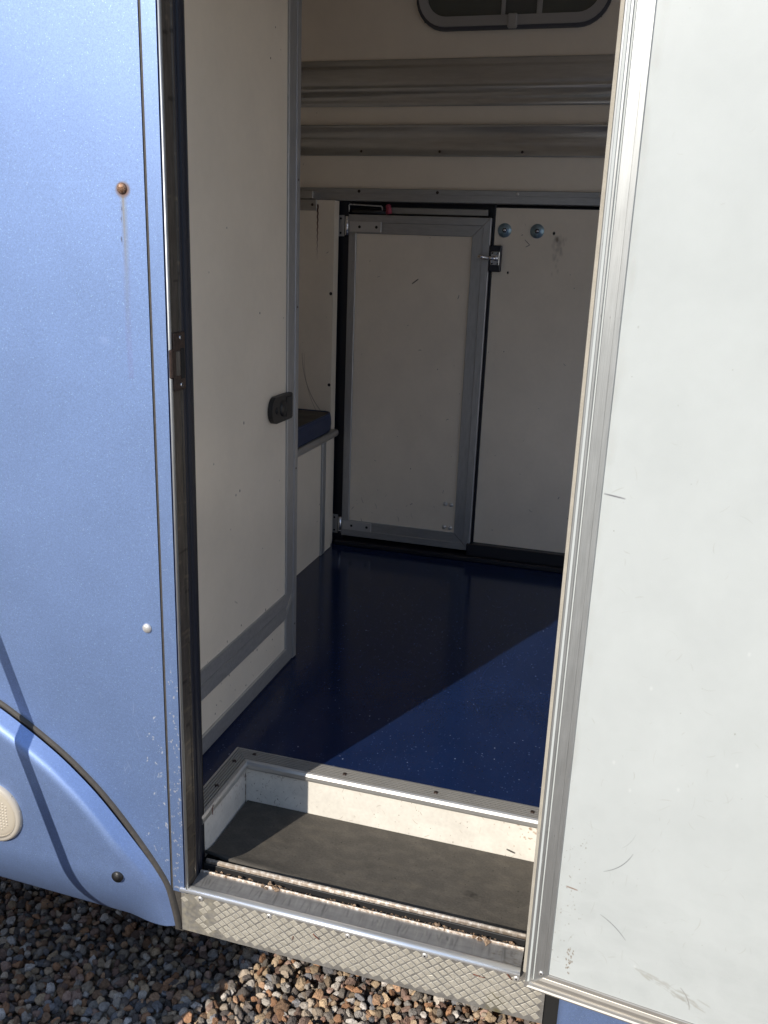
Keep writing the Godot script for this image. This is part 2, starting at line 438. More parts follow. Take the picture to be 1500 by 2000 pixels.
	mat("dirty_rim", Color.WHITE, 0.55, 0.35, im, Vector3(5.5, 5.5, 5.5))
	im = paint(256, 256, Color(0.045, 0.030, 0.020), [[0.03, 0.5], [0.1, 0.4]], 0.5, 95)
	mat("track_dirt", Color.WHITE, 0.9, 0.0, im, Vector3(9, 9, 9))
	im = paint(256, 1024, Color(0.40, 0.375, 0.325), [[0.01, 0.12], [0.1, 0.10]], 0.10, 96)
	specks(im, Rect2(0, 0, 256, 1024), 30, 2.0, Color(0.30, 0.25, 0.2), 0.5)
	mat("sandy_flange", Color.WHITE, 0.8, 0.1, im, Vector3(9, 2.2, 9))
	# --- tread plate
	im = paint(1024, 128, Color(0.235, 0.225, 0.21), [[0.012, 0.22], [0.06, 0.22]], 0.2, 98)
	for i in 70: blot(im, 900 + rng.randfn(0, 14), 64 + rng.randf() * 64, 10, 9, Color(0.40, 0.36, 0.20), 0.14, 1.0)
	for i in 320: blot(im, absf(rng.randfn(0, 95)), rng.randf() * 128, 9, 8, Color(0.72, 0.69, 0.60), 0.20, 1.0)
	specks(im, Rect2(0, 0, 1024, 128), 500, 2.0, Color(0.62, 0.58, 0.50), 0.4)
	scuffs(im, Rect2(0, 0, 1024, 128), 60, 26, Color(0.8, 0.78, 0.72), 0.3)
	mat("tread_base", Color.WHITE, 0.55, 0.35, im)
	im = paint(512, 512, Color(0.52, 0.49, 0.42), [[0.03, 0.14], [0.1, 0.18]], 0.12, 99)
	scuffs(im, Rect2(0, 0, 512, 512), 60, 30, Color(0.88, 0.86, 0.80), 0.35)
	specks(im, Rect2(0, 0, 512, 512), 900, 2.6, Color(0.56, 0.53, 0.47), 0.5)
	specks(im, Rect2(0, 0, 512, 512), 500, 1.6, Color(0.86, 0.84, 0.78), 0.4)
	mat("tread_metal", Color.WHITE, 0.50, 0.4, im, Vector3(3, 3, 3))
	# --- black things
	mat("rubber", lin(0.016, 0.016, 0.017), 0.6)
	mat("seal_navy", lin(0.007, 0.010, 0.022), 0.5)
	im = paint(256, 256, Color(0.055, 0.05, 0.045), [[0.03, 0.25], [0.1, 0.2]], 0.2, 100)
	mat("gasket", Color.WHITE, 0.62, 0.0, im, Vector3(5, 5, 5))
	im = paint(256, 1024, Color(0.085, 0.073, 0.061), [[0.02, 0.35], [0.06, 0.3]], 0.25, 101)
	for i in 150:
		var y := 1024.0 * (1.0 - absf(rng.randfn(0.0, 0.38)))
		var x := rng.randf_range(-40, 160)
		line(im, Vector2(x, y), Vector2(x + rng.randf_range(20, 150), y + rng.randf_range(-2, 2)), rng.randf_range(0.7, 2.2), Color(0.50, 0.45, 0.38) if rng.randf() < 0.7 else Color(0.12, 0.10, 0.09), 0.32)
	mat("stained_return", Color.WHITE, 0.45, 0.4, im, Vector3(14, 0.52, 14))
	mat("navy_post", lin(0.004, 0.006, 0.016), 0.4)
	mat("black_plastic", lin(0.014, 0.014, 0.015), 0.42)
	mat("black_gap", lin(0.01, 0.01, 0.01), 0.8)
	im = paint(256, 256, Color(0.05, 0.032, 0.026), [[0.03, 0.4], [0.1, 0.4]], 0.3, 102)
	mat("striker_brown", Color.WHITE, 0.45, 0.4, im, Vector3(12, 12, 12))
	mat("chrome", lin(0.75, 0.75, 0.76), 0.15, 1.0)
	mat("zinc", lin(0.30, 0.42, 0.50), 0.35, 0.6)
	im = paint(128, 128, Color(0.20, 0.10, 0.055), [[0.05, 0.5], [0.2, 0.4]], 0.4, 103, Color(0.38, 0.30, 0.24, 0.6))
	mat("rusty_bolt", Color.WHITE, 0.55, 0.5, im, Vector3(40, 40, 40))
	mat("pink_grip", lin(0.42, 0.06, 0.10), 0.5)
	im = paint(256, 256, Color(0.012, 0.028, 0.085), [[0.03, 0.15], [0.2, 0.2]], 0.25, 104)
	m = mat("seat_vinyl", Color.WHITE, 0.5, 0.0, im, Vector3(4, 4, 4))
	im = paint(256, 256, Color(0.085, 0.075, 0.062), [[0.02, 0.3, 16, 1], [0.1, 0.25]], 0.25, 105)
	mat("seat_top_cloth", Color.WHITE, 0.75, 0.0, im, Vector3(3, 3, 9))
	mat("seat_rail", lin(0.55, 0.53, 0.50), 0.4, 0.6)
	mat("dark_glass", lin(0.10, 0.105, 0.09), 0.15)
	mat("window_grey", lin(0.40, 0.385, 0.37), 0.45, 0.2)
	mat("window_seal", lin(0.07, 0.07, 0.08), 0.5)
	mat("lamp_ring", lin(0.50, 0.46, 0.40), 0.35)
	mat("lamp_lens", lin(0.50, 0.45, 0.37), 0.22)
	mat("dark_ledge", lin(0.018, 0.018, 0.024), 0.35)
	mat("underbody", lin(0.02, 0.02, 0.02), 0.8)
	im = paint(256, 256, Color(0.28, 0.19, 0.11), [[0.02, 0.3, 1, 16], [0.1, 0.2]], 0.15, 107)
	mat("wood", Color.WHITE, 0.7, 0.0, im, Vector3(3, 3, 3))
	mat("straw_dry", lin(0.48, 0.30, 0.11), 0.7)
	mat("stalk_red", lin(0.16, 0.045, 0.025), 0.7)
	im = paint(256, 256, Color(0.05, 0.07, 0.025), [[0.03, 0.5], [0.15, 0.5]], 0.5, 130)
	mat("hedge", Color.WHITE, 0.8, 0.0, im, Vector3(0.7, 0.7, 0.7))
	im = paint(256, 256, Color(0.62, 0.57, 0.49), [[0.02, 0.15], [0.15, 0.1]], 0.1, 131)
	mat("concrete", Color.WHITE, 0.9, 0.0, im, Vector3(0.4, 0.4, 0.4))
	im = paint(512, 512, Color(0.32, 0.265, 0.20), [[0.04, 0.5], [0.2, 0.4]], 0.5, 108)
	mat("ground", Color.WHITE, 0.95, 0.0, im, Vector3(1.5, 1.5, 1.5))
	im = paint(256, 256, Color(0.84, 0.82, 0.79), [[0.03, 0.45], [0.14, 0.6]], 0.5, 109)
	m = mat("stone", Color.WHITE, 0.85, 0.0, im, Vector3(16, 16, 16))
	m.vertex_color_use_as_albedo = true
	relief(m, gray_tex(256, 256, 0.09, 110), 0.2)

func chip(im: Image, q: Vector2, size := 1.0) -> void:
	for k in rng.randi_range(1, 4):
		var a := q + Vector2(rng.randfn(0, 2.2), rng.randfn(0, 3.0)) * size
		line(im, a, a + Vector2(rng.randfn(0, 2.4), rng.randfn(0, 3.4)) * size, rng.randf_range(0.8, 1.7), Color(0.86, 0.87, 0.90), rng.randf_range(0.6, 1.0))

func coat(m: StandardMaterial3D) -> void:
	m.clearcoat_enabled = true
	m.clearcoat = 1.0
	m.clearcoat_roughness = 0.40

# ---------------------------------------------------------------- shared outlines
# the curved joint between side panel and front skirt
var ARC := [Vector2(-1.95, 0.70), Vector2(-1.70, 0.755), Vector2(-1.45, 0.788), Vector2(-1.30, 0.778), Vector2(-1.225, 0.762), Vector2(-1.152, 0.734), Vector2(-1.083, 0.696), Vector2(-1.043, 0.671), Vector2(-1.004, 0.644), Vector2(-0.965, 0.612), Vector2(-0.926, 0.576), Vector2(-0.882, 0.527), Vector2(-0.839, 0.473), Vector2(-0.806, 0.427), Vector2(-0.786, 0.392), Vector2(-0.775, 0.350), Vector2(-0.769, 0.322), Vector2(-0.765, 0.296)]

func arc_fine() -> Array:
	var c := Curve2D.new()
	for i in ARC.size():
		var a: Vector2 = ARC[maxi(i - 1, 0)]
		var b: Vector2 = ARC[mini(i + 1, ARC.size() - 1)]
		var len_in: float = (ARC[i] - a).length()
		var len_out: float = (b - ARC[i]).length()
		var d := (b - a).normalized()
		c.add_point(ARC[i], -d * len_in / 3, d * len_out / 3)
	var out := []
	var total := c.get_baked_length()
	for i in 97: out.append(c.sample_baked(total * i / 96.0, true))
	return out

# ---------------------------------------------------------------- the lorry
func build_shell(hb: Node3D) -> void:
	var st := mb()
	bx(st, Vector3(-2.2, 2.72, -2.06), Vector3(2.1, 2.80, 0.02), 0.01)
	part(hb, "roof", st, M.cream)
	st = mb()
	bx(st, Vector3(-2.2, 0.33, -2.06), Vector3(-2.15, 2.72, -0.05))
	part(hb, "end_wall", st, M.cream)
	st = mb()
	bx(st, Vector3(2.05, 2.42, -2.06), Vector3(2.1, 2.72, -0.05))
	part(hb, "ramp_header", st, M.cream)
	# loading ramp let down at the rear end
	st = mb()
	poly(st, [Vector3(2.12, 0.49, -1.95), Vector3(2.12, 0.49, -0.12), Vector3(3.75, 0.03, -0.12), Vector3(3.75, 0.03, -1.95)], Vector3(0, 1, 0))
	poly(st, [Vector3(2.12, 0.43, -1.95), Vector3(2.12, 0.43, -0.12), Vector3(3.75, 0.0, -0.12), Vector3(3.75, 0.0, -1.95)], Vector3(0, -1, 0))
	part(hb, "loading_ramp", st, M.wood)
	st = mb()
	bx(st, Vector3(-2.2, 0.33, -2.06), Vector3(2.1, 2.72, -2.00))
	part(hb, "far_wall", st, M.cream)
	# front wall backing: left of the doorway, over it and right of it
	st = mb()
	bx(st, Vector3(-2.2, 0.80, -0.05), Vector3(-0.765, 2.72, -0.006))
	bx(st, Vector3(-0.765, 2.24, -0.05), Vector3(-0.07, 2.72, -0.004))
	bx(st, Vector3(-2.2, 0.34, -0.10), Vector3(-0.765, 0.80, -0.05))
	part(hb, "side_wall", st, M.blue_skirt)
	st = mb()
	bx(st, Vector3(-0.028, 0.395, -0.05), Vector3(2.1, 2.72, -0.004), 0.004)
	part(hb, "rear_side_panel", st, M.blue_skirt)
	st = mb()
	bx(st, Vector3(-2.1, 0.33, -2.0), Vector3(2.05, 0.365, -0.10))
	part(hb, "chassis_floor", st, M.underbody)

func build_outside(hb: Node3D) -> void:
	var arc := arc_fine()
	# flat blue panel that ends along the curve
	var st := mb(true)
	var uv := func(p: Vector2) -> Vector2: return panel_px(p.x, p.y) / Vector2(1024, 2048)
	var prev := Vector2.ZERO
	for i in arc.size():
		var p: Vector2 = arc[i] + Vector2(0.003, 0.005)
		if p.x > PANEL_X1: p = Vector2(PANEL_X1, lerpf(prev.y, p.y, clampf((PANEL_X1 - prev.x) / maxf(p.x - prev.x, 1e-5), 0, 1)))
		if i and p.x > prev.x:
			var ys := [0.0, 0.35, 1.0]
			for k in 2:
				var a := Vector2(prev.x, lerpf(prev.y, 2.6, ys[k])); var b := Vector2(p.x, lerpf(p.y, 2.6, ys[k]))
				var c := Vector2(p.x, lerpf(p.y, 2.6, ys[k + 1])); var d := Vector2(prev.x, lerpf(prev.y, 2.6, ys[k + 1]))
				uvpoly(st, [Vector3(a.x, a.y, 0), Vector3(b.x, b.y, 0), Vector3(c.x, c.y, 0), Vector3(d.x, d.y, 0)], [uv.call(a), uv.call(b), uv.call(c), uv.call(d)], Vector3(0, 0, 1))
		prev = p
		if p.x >= PANEL_X1: break
	var panel := part(hb, "side_panel", st, M.blue_paint, "metallic blue side panel left of the doorway with a rust run")
	st = mb(true)
	dome(st, Vector3(-0.8205, 1.712, 0.0005), Vector3(0, 0, 1), 0.0088, 0.0055, 18, 6)
	part(panel, "bolt", st, M.rusty_bolt, "rusty domed bolt with a brown run below it")
	st = mb(true)
	dome(st, Vector3(-0.8085, 0.951, 0.0005), Vector3(0, 0, 1), 0.0095, 0.0055, 18, 6)
	part(panel, "bolt", st, M.alu_plain, "clean silver domed bolt")
	# sealant in the upright joint
	st = mb()
	bx(st, Vector3(-0.781, 0.335, -0.02), Vector3(-0.7735, 2.6, -0.0018), 0.001)
	part(hb, "panel_joint", st, M.gasket)
	st = mb()
	bx(st, Vector3(-0.776, 0.286, -0.03), Vector3(-0.7565, 0.394, -0.003), 0.001)
	part(hb, "corner_filler", st, M.gasket)
	# rubber gasket along the curve
	st = mb(true)
	for i in range(1, arc.size()):
		var p: Vector2 = arc[i - 1]
		var q: Vector2 = arc[i]
		var dp: Vector2 = ((arc[i] if i else q) - arc[maxi(i - 2, 0)]).normalized().orthogonal()
		var dq: Vector2 = (arc[mini(i + 1, arc.size() - 1)] - p).normalized().orthogonal()
		var pr := [Vector2(-0.0075, -0.004), Vector2(-0.005, 0.004), Vector2(0, 0.006), Vector2(0.005, 0.004), Vector2(0.0065, -0.004)]
		for k in 4:
			var e0: Vector2 = pr[k]
			var e1: Vector2 = pr[k + 1]
			poly(st, [Vector3(p.x + dp.x * e0.x, p.y + dp.y * e0.x, e0.y), Vector3(q.x + dq.x * e0.x, q.y + dq.y * e0.x, e0.y), Vector3(q.x + dq.x * e1.x, q.y + dq.y * e1.x, e1.y), Vector3(p.x + dp.x * e1.x, p.y + dp.y * e1.x, e1.y)], Vector3(0, 0, 1) + Vector3(dp.x, dp.y, 0) * (e0.x + e1.x) * 40.0)
	part(hb, "rubber_gasket", st, M.gasket, "dark rubber gasket curving down to the step plate")
	# skirt below the curve: a swage line beside the gasket, then flat, then rolling under
	st = mb(true)
	var rows := 90
	var grid := []
	for i in range(0, arc.size()):
		var col := []
		var top: Vector2 = arc[i] + Vector2(-0.004, -0.004)
		var yb := 0.296
		for k in rows + 1:
			var t := float(k) / rows
			var closing := smoothstep(-0.765, -0.90, top.x)
			var y := lerpf(top.y, minf(yb + 0.302 + 0.034 * clampf((-0.776 - top.x) / 0.417, 0.0, 2.0) - 0.298 - 0.030 * closing, top.y - 0.001), t)
			var pt := Vector2(top.x, y)
			var d := 9.0
			for j in range(maxi(0, i - 40), arc.size() - 1):
				d = minf(d, pt.distance_to(Geometry2D.get_closest_point_to_segment(pt, arc[j], arc[j + 1])))
			var z := skirt_z(d, y, top.x)
			col.append(Vector3(pt.x, y, z))
		grid.append(col)
	for i in grid.size() - 1:
		for k in rows:
			if (grid[i][k] - grid[i][k + 1]).length() + (grid[i + 1][k] - grid[i + 1][k + 1]).length() < 1e-5: continue
			poly(st, [grid[i][k], grid[i + 1][k], grid[i + 1][k + 1], grid[i][k + 1]], Vector3(0, 0, 1))
		# turned-under lip
		var a: Vector3 = grid[i][rows]
		var b: Vector3 = grid[i + 1][rows]
		poly(st, [a, b, b + Vector3(0, 0.004, -0.03), a + Vector3(0, 0.004, -0.03)], Vector3(0, -1, 0))
	var skirt := part(hb, "front_skirt", st, M.blue_skirt, "blue curved lower skirt left of the step")
	st = mb(true)
	cyl(st, Vector3(-0.8785, 0.416, 0.010), Vector3(-0.8785, 0.416, 0.0376), 0.0125, 0.0118, 28)
	part(skirt, "sensor_ring", st, M.black_plastic)
	st = mb(true)
	cyl(st, Vector3(-0.8785, 0.416, 0.010), Vector3(-0.8785, 0.416, 0.0382), 0.0078, 0.0074, 24)
	part(skirt, "sensor_face", st, M.rubber)
	# round lamp at the edge of the picture
	var lc := Vector3(-1.160, 0.503, 0.002)
	st = mb(true)
	var prof := [Vector2(0.068, 0.015), Vector2(0.068, 0.036), Vector2(0.066, 0.041), Vector2(0.060, 0.0435), Vector2(0.056, 0.042), Vector2(0.055, 0.038)]
	for i in 56:
		var a0 := TAU * i / 56
		var a1 := TAU * (i + 1) / 56
		for k in prof.size() - 1:
			var e: Vector2 = prof[k]
			var g: Vector2 = prof[k + 1]
			poly(st, [lc + Vector3(cos(a0) * e.x, sin(a0) * e.x, e.y), lc + Vector3(cos(a1) * e.x, sin(a1) * e.x, e.y), lc + Vector3(cos(a1) * g.x, sin(a1) * g.x, g.y), lc + Vector3(cos(a0) * g.x, sin(a0) * g.x, g.y)], Vector3(cos(a0), sin(a0), 1))
	var lamp := part(hb, "marker_lamp", st, M.lamp_ring, "round clear lamp set in the blue skirt at the left edge")
	st = mb()
	for i in 12:
		var an := TAU * (i + 0.5) / 12
		var e := Vector3(cos(an), sin(an), 0)
		var sd := Vector3(-sin(an), cos(an), 0)
		poly(st, [lc + e * 0.058 - sd * 0.001 + Vector3(0, 0, 0.0445), lc + e * 0.0685 - sd * 0.001 + Vector3(0, 0, 0.038), lc + e * 0.0685 + sd * 0.001 + Vector3(0, 0, 0.038), lc + e * 0.058 + sd * 0.001 + Vector3(0, 0, 0.0445)], e + Vector3(0, 0, 1))
	part(lamp, "ring_rib", st, M.lamp_lens, "", "stuff")
	st = mb(true)
	dome(st, lc + Vector3(0, 0, 0.038), Vector3(0, 0, 1), 0.0555, 0.004, 40, 6)
	part(lamp, "lens", st, M.lamp_lens)
	st = mb()
	for i in range(-5, 6):
		for k in range(-5, 6):
			var c := Vector2(i, k) * 0.0068
			if c.length() > 0.043: continue
			var zc := 0.038 + 0.004 * sqrt(1.0 - pow(c.length() / 0.0555, 2.0))
			var q := []
			for w in [[-1, -1], [1, -1], [1, 1], [-1, 1]]: q.append(lc + Vector3(c.x + w[0] * 0.0030, c.y + w[1] * 0.0030, zc - 0.0004))
			var tip := lc + Vector3(c.x, c.y, zc + 0.0016)
			for w in 4: poly(st, [q[w], q[(w + 1) % 4], tip], (q[w] + q[(w + 1) % 4]) / 2 - lc - Vector3(c.x, c.y, 0) + Vector3(0, 0, 0.01))
	part(lamp, "lens_prisms", st, M.lamp_lens, "", "stuff")
	# rear skirt under the open door
	st = mb(true)
	for i in 40:
		for k in 8:
			var q := []
			for w in [[0, 0], [1, 0], [1, 1], [0, 1]]:
				var x := lerpf(-0.004, 2.1, pow((i + w[0]) / 40.0, 1.6))
				var y := lerpf(0.25, 0.392, (k + w[1]) / 8.0)
				var edge := clampf((x + 0.004) / 0.02, 0, 1)
				q.append(Vector3(x, y, 0.014 * sqrt(1.0 - pow(1.0 - edge, 2.0)) - 0.01 * pow(clampf((0.31 - y) / 0.06, 0, 1), 2.0)))
			poly(st, q, Vector3(0, 0, 1))
	part(hb, "rear_skirt", st, M.blue_skirt, "blue lower skirt under the open white door")
	st = mb()
	bx(st, Vector3(-0.030, 0.255, -0.03), Vector3(0.0, 0.393, -0.004))
	part(hb, "skirt_gap", st, M.black_gap)
	# tread plate below the sill
	st = mb()
	plane_z(st, -0.757, -0.030, 0.294, 0.3865, 0.0)
	bx(st, Vector3(-0.757, 0.294, -0.03), Vector3(-0.030, 0.3863, -0.0005))
	var plate := part(hb, "tread_plate", st, M.tread_base, "dull aluminium tread plate under the door sill")
	st = mb()
	var px := 0.0205
	var py := 0.0178
	for j in range(0, 11):
		for i in range(0, 37):
			var c := Vector2(-0.750 + i * px + (px / 2 if j % 2 else 0.0), 0.298 + j * py / 2)
			if c.x > -0.036 or c.y > 0.3800 or c.y < 0.299: continue
			var worn := clampf((c.x + 0.745) / 0.10, 0.0, 1.0)
			if worn < 0.95 and rng.randf() > worn + 0.15: continue
			var s := rng.randf_range(0.90, 1.0)
			var hgt := 0.0007 * (0.5 + 0.5 * worn)
			var lo := []
			var hi := []
			for w in [[1, 0], [0, 1], [-1, 0], [0, -1]]:
				var jit := Vector2(rng.randfn(0, 0.0005), rng.randfn(0, 0.0005))
				lo.append(Vector3(c.x + w[0] * px * 0.435 * s + jit.x, c.y + w[1] * py * 0.435 * s + jit.y, 0.0))
				hi.append(Vector3(c.x + w[0] * px * 0.38 * s + jit.x, c.y + w[1] * py * 0.38 * s + jit.y, hgt))
			poly(st, hi, Vector3(0, 0, 1))
			for w in 4: poly(st, [lo[w], lo[(w + 1) % 4], hi[(w + 1) % 4], hi[w]], (lo[w] + lo[(w + 1) % 4]) / 2 - Vector3(c.x, c.y, -0.002))
	part(plate, "raised_diamonds", st, M.tread_metal, "", "stuff")
	for x in [-0.714, -0.566, -0.404, -0.253, -0.083]:
		st = mb(true)
		cyl(st, Vector3(x, 0.3805, 0.0), Vector3(x, 0.3805, 0.0022), 0.0062, 0.0054, 18)
		dome(st, Vector3(x, 0.3805, 0.0020), Vector3(0, 0, 1), 0.0050, 0.0014, 14, 3)
		var sc := part(plate, "screw", st, M.alu_plain)
		st = mb()
		cyl(st, Vector3(x, 0.3805, 0.0020), Vector3(x, 0.3805, 0.0037), 0.0019, 0.0019, 6)
		part(plate, "screw_socket", st, M.black_gap)

func skirt_z(d: float, y: float, x: float) -> float:
	var rise := 1.5 * d
	if d > 0.021: rise = 0.0315 + 0.0055 * (1.0 - pow(clampf((0.041 - d) / 0.020, 0.0, 1.0), 2.6))
	var closing := smoothstep(-0.765, -0.90, x)
	var roll := clampf((0.42 - y) / 0.145, 0.0, 1.0)
	return -0.001 + rise * (0.30 + 0.70 * closing) - 0.060 * roll * roll * closing

func build_doorway(hb: Node3D) -> void:
	# left post: blue trim, groove, bright edge, stained return, rib, rubber seals
	var post := Node3D.new()
	post.name = numbered(hb, "door_post")
	hb.add_child(post, true)
	var st := mb()
	uvpoly(st, [Vector3(-0.7735, 0.386, 0.002), Vector3(-0.7485, 0.386, 0.002), Vector3(-0.7485, 2.3, 0.002), Vector3(-0.7735, 2.3, 0.002)], [Vector2(0, 1), Vector2(1, 1), Vector2(1, 0), Vector2(0, 0)], Vector3(0, 0, 1))
	poly(st, [Vector3(-0.7735, 0.386, 0.002), Vector3(-0.7735, 2.3, 0.002), Vector3(-0.7735, 2.3, -0.02), Vector3(-0.7735, 0.386, -0.02)], Vector3(-1, 0, 0))
	part(post, "blue_trim", st, M.blue_trim, "chipped blue edge strip")
	st = mb()
	bx(st, Vector3(-0.7487, 0.386, -0.02), Vector3(-0.7455, 2.3, -0.0005))
	part(post, "trim_groove", st, M.blue_dark)
	st = mb(true)
	ext(st, [Vector2(-0.7457, -0.02), Vector2(-0.7457, 0.0015), Vector2(-0.7450, 0.0030), Vector2(-0.7435, 0.0036), Vector2(-0.7420, 0.0030), Vector2(-0.7412, 0.0015), Vector2(-0.7412, -0.0025), Vector2(-0.7425, -0.0030), Vector2(-0.7440, -0.02)], Vector3.ZERO, Vector3(1, 0, 0), Vector3(0, 0, 1), Vector3(0, 1, 0), 0.386, 2.3)
	part(post, "bright_edge", st, M.frame_door_y)
	st = mb()
	ext(st, [Vector2(-0.7420, -0.0032), Vector2(-0.7420, -0.030), Vector2(-0.7400, -0.031), Vector2(-0.7400, -0.034), Vector2(-0.760, -0.034), Vector2(-0.760, -0.0032)], Vector3.ZERO, Vector3(1, 0, 0), Vector3(0, 0, 1), Vector3(0, 1, 0), 0.386, 2.3)
	part(post, "stained_return", st, M.stained_return)
	st = mb()
	ext(st, [Vector2(-0.742, -0.0345), Vector2(-0.7405, -0.039), Vector2(-0.7420, -0.046), Vector2(-0.7460, -0.048), Vector2(-0.7460, -0.052), Vector2(-0.7425, -0.054), Vector2(-0.7415, -0.060), Vector2(-0.7460, -0.066), Vector2(-0.7560, -0.068), Vector2(-0.7600, -0.104), Vector2(-0.775, -0.104), Vector2(-0.77, -0.0345)], Vector3.ZERO, Vector3(1, 0, 0), Vector3(0, 0, 1), Vector3(0, 1, 0), 0.386, 2.3)
	part(post, "rubber_seal", st, M.seal_navy, "black ribbed door seal")
	st = mb(true)
	ext(st, [Vector2(-0.7600, -0.1042), Vector2(-0.7592, -0.106), Vector2(-0.7610, -0.109), Vector2(-0.780, -0.109), Vector2(-0.780, -0.1042)], Vector3.ZERO, Vector3(1, 0, 0), Vector3(0, 0, 1), Vector3(0, 1, 0), 0.38, 2.3)
	part(post, "seal_lip", st, M.black_plastic)
	# latch keep on the return
	st = mb()
	bx(st, Vector3(-0.744, 1.392, -0.042), Vector3(-0.7385, 1.489, -0.004), 0.0012)
	var keep := part(hb, "latch_keep", st, M.striker_brown, "dark brown latch keep plate on the left door post")
	st = mb()
	bx(st, Vector3(-0.744, 1.414, -0.006), Vector3(-0.7375, 1.462, 0.0062), 0.002)
	part(keep, "keep_tongue", st, M.striker_brown)
	st = mb()
	bx(st, Vector3(-0.740, 1.411, -0.038), Vector3(-0.7378, 1.462, -0.026), 0.0004)
	part(keep, "keep_slot", st, M.black_gap)
	st = mb()
	ext(st, [Vector2(-0.7385, -0.010), Vector2(-0.7345, -0.016), Vector2(-0.7385, -0.025)], Vector3.ZERO, Vector3(1, 0, 0), Vector3(0, 0, 1), Vector3(0, 1, 0), 1.418, 1.458)
	part(keep, "worn_ramp", st, M.stained_return)
	for y in [1.480, 1.401]:
		st = mb(true)
		cyl(st, Vector3(-0.7386, y, -0.026), Vector3(-0.7372, y, -0.026), 0.0042, 0.0036, 14)
		part(keep, "screw", st, M.chrome)
		st = mb()
		cyl(st, Vector3(-0.7376, y, -0.026), Vector3(-0.7368, y, -0.026), 0.0022, 0.0022, 6)
		part(keep, "screw_socket", st, M.black_gap)
	# right post
	st = mb()
	bx(st, Vector3(-0.0728, 0.395, -0.10), Vector3(-0.029, 2.3, -0.001), 0.002)
	part(hb, "hinge_post", st, M.sandy_flange)
	# sill
	var w := Vector3(1, 0, 0)
	var zz := Vector3(0, 0, 1)
	var yy := Vector3(0, 1, 0)
	st = mb(true)
	ext(st, [Vector2(-0.011, 0.3860), Vector2(-0.011, 0.3965), Vector2(-0.009, 0.3985), Vector2(-0.004, 0.3990), Vector2(0.001, 0.3980), Vector2(0.0045, 0.3955), Vector2(0.0055, 0.3920), Vector2(0.0050, 0.3895), Vector2(0.001, 0.3885)], Vector3.ZERO, zz, yy, w, -0.758, -0.0775)
	var sill := part(hb, "sill_nose", st, M.alu_bright, "bright rounded front edge of the door sill")
	st = mb()
	uvpoly(st, [Vector3(-0.740, 0.3960, -0.010), Vector3(-0.0775, 0.3960, -0.010), Vector3(-0.0775, 0.3995, -0.0495), Vector3(-0.740, 0.3995, -0.0495)], [Vector2(0, 1), Vector2(1, 1), Vector2(1, 0), Vector2(0, 0)], yy)
	part(hb, "sill_tread", st, M.sill_tread, "brushed grey sill tread")
	st = mb()
	ext(st, [Vector2(-0.0495, 0.3860), Vector2(-0.0495, 0.4025), Vector2(-0.0505, 0.4035), Vector2(-0.0525, 0.4035), Vector2(-0.0535, 0.4025), Vector2(-0.0535, 0.3860)], Vector3.ZERO, zz, yy, w, -0.7395, -0.0775)
	part(hb, "sill_ridge", st, M.dirty_rim)
	st = mb()
	bx(st, Vector3(-0.740, 0.3780, -0.071), Vector3(-0.0775, 0.3915, -0.0535))
	part(hb, "door_track", st, M.track_dirt, "dirty channel in the door sill")
	st = mb(true)
	ext(st, [Vector2(-0.0695, 0.3800), Vector2(-0.0695, 0.4120), Vector2(-0.0710, 0.4145), Vector2(-0.0755, 0.4145), Vector2(-0.0770, 0.4120), Vector2(-0.0770, 0.3800)], Vector3.ZERO, zz, yy, w, -0.738, -0.0775)
	part(hb, "sill_rim", st, M.dirty_rim, "rust flecked inner rim of the door sill")
	st = mb()
	bx(st, Vector3(-0.740, 0.3800, -0.0694), Vector3(-0.0775, 0.4075, -0.0655), 0.001)
	part(hb, "track_seal", st, M.rubber)
	# step well
	st = mb()
	bx(st, Vector3(-0.772, 0.366, -0.33), Vector3(-0.03, 0.3795, -0.0895))
	part(hb, "step_base", st, M.black_gap)
	st = mb()
	plane_z(st, -0.7645, -0.05, 0.378, 0.4860, -0.3205)
	bx(st, Vector3(-0.775, 0.366, -0.335), Vector3(-0.05, 0.4858, -0.3215))
	part(hb, "step_riser", st, M.riser_white, "scuffed white riser behind the rubber step mat")
	st = mb()
	uvpoly(st, [Vector3(-0.7645, 0.378, -0.3205), Vector3(-0.7645, 0.378, -0.095), Vector3(-0.7645, 0.486, -0.095), Vector3(-0.7645, 0.486, -0.3205)], [Vector2(0, 1), Vector2(1, 1), Vector2(1, 0), Vector2(0, 0)], Vector3(1, 0, 0))
	bx(st, Vector3(-0.775, 0.366, -0.335), Vector3(-0.7655, 0.4858, -0.095))
	part(hb, "step_return", st, M.riser_return, "shaded white side of the step well")
	st = mb()
	bx(st, Vector3(-0.060, 0.366, -0.335), Vector3(-0.050, 0.486, -0.10))
	part(hb, "step_end", st, M.riser_white)
	# ribbed nosing, mitred at the corner
	var rib := [Vector2(0.006, 0.4760), Vector2(0.0075, 0.4765), Vector2(0.0085, 0.4800), Vector2(0.0080, 0.4880), Vector2(0.0050, 0.4935), Vector2(0.0010, 0.4960)]
	for k in 6:
		var u := -0.0020 - k * 0.0062
		rib.append_array([Vector2(u, 0.4960), Vector2(u - 0.0003, 0.4915), Vector2(u - 0.0028, 0.4915), Vector2(u - 0.0031, 0.4960)])
	rib.append_array([Vector2(-0.041, 0.4958), Vector2(-0.0425, 0.4935), Vector2(-0.0425, 0.4865), Vector2(0.0, 0.4865), Vector2(0.0050, 0.4760)])
	st = mb()
	ext(st, rib, Vector3(-0.7645, 0, -0.3205), zz, yy, w, 0.0, 0.71, 1.0, 0.0)
	var nose := part(hb, "step_nosing", st, M.nosing_x, "ribbed aluminium nosing along the step edge")
	st = mb()
	ext(st, rib, Vector3(-0.7645, 0, -0.3205), w, yy, zz, 0.0, 0.225, 1.0, 0.0)
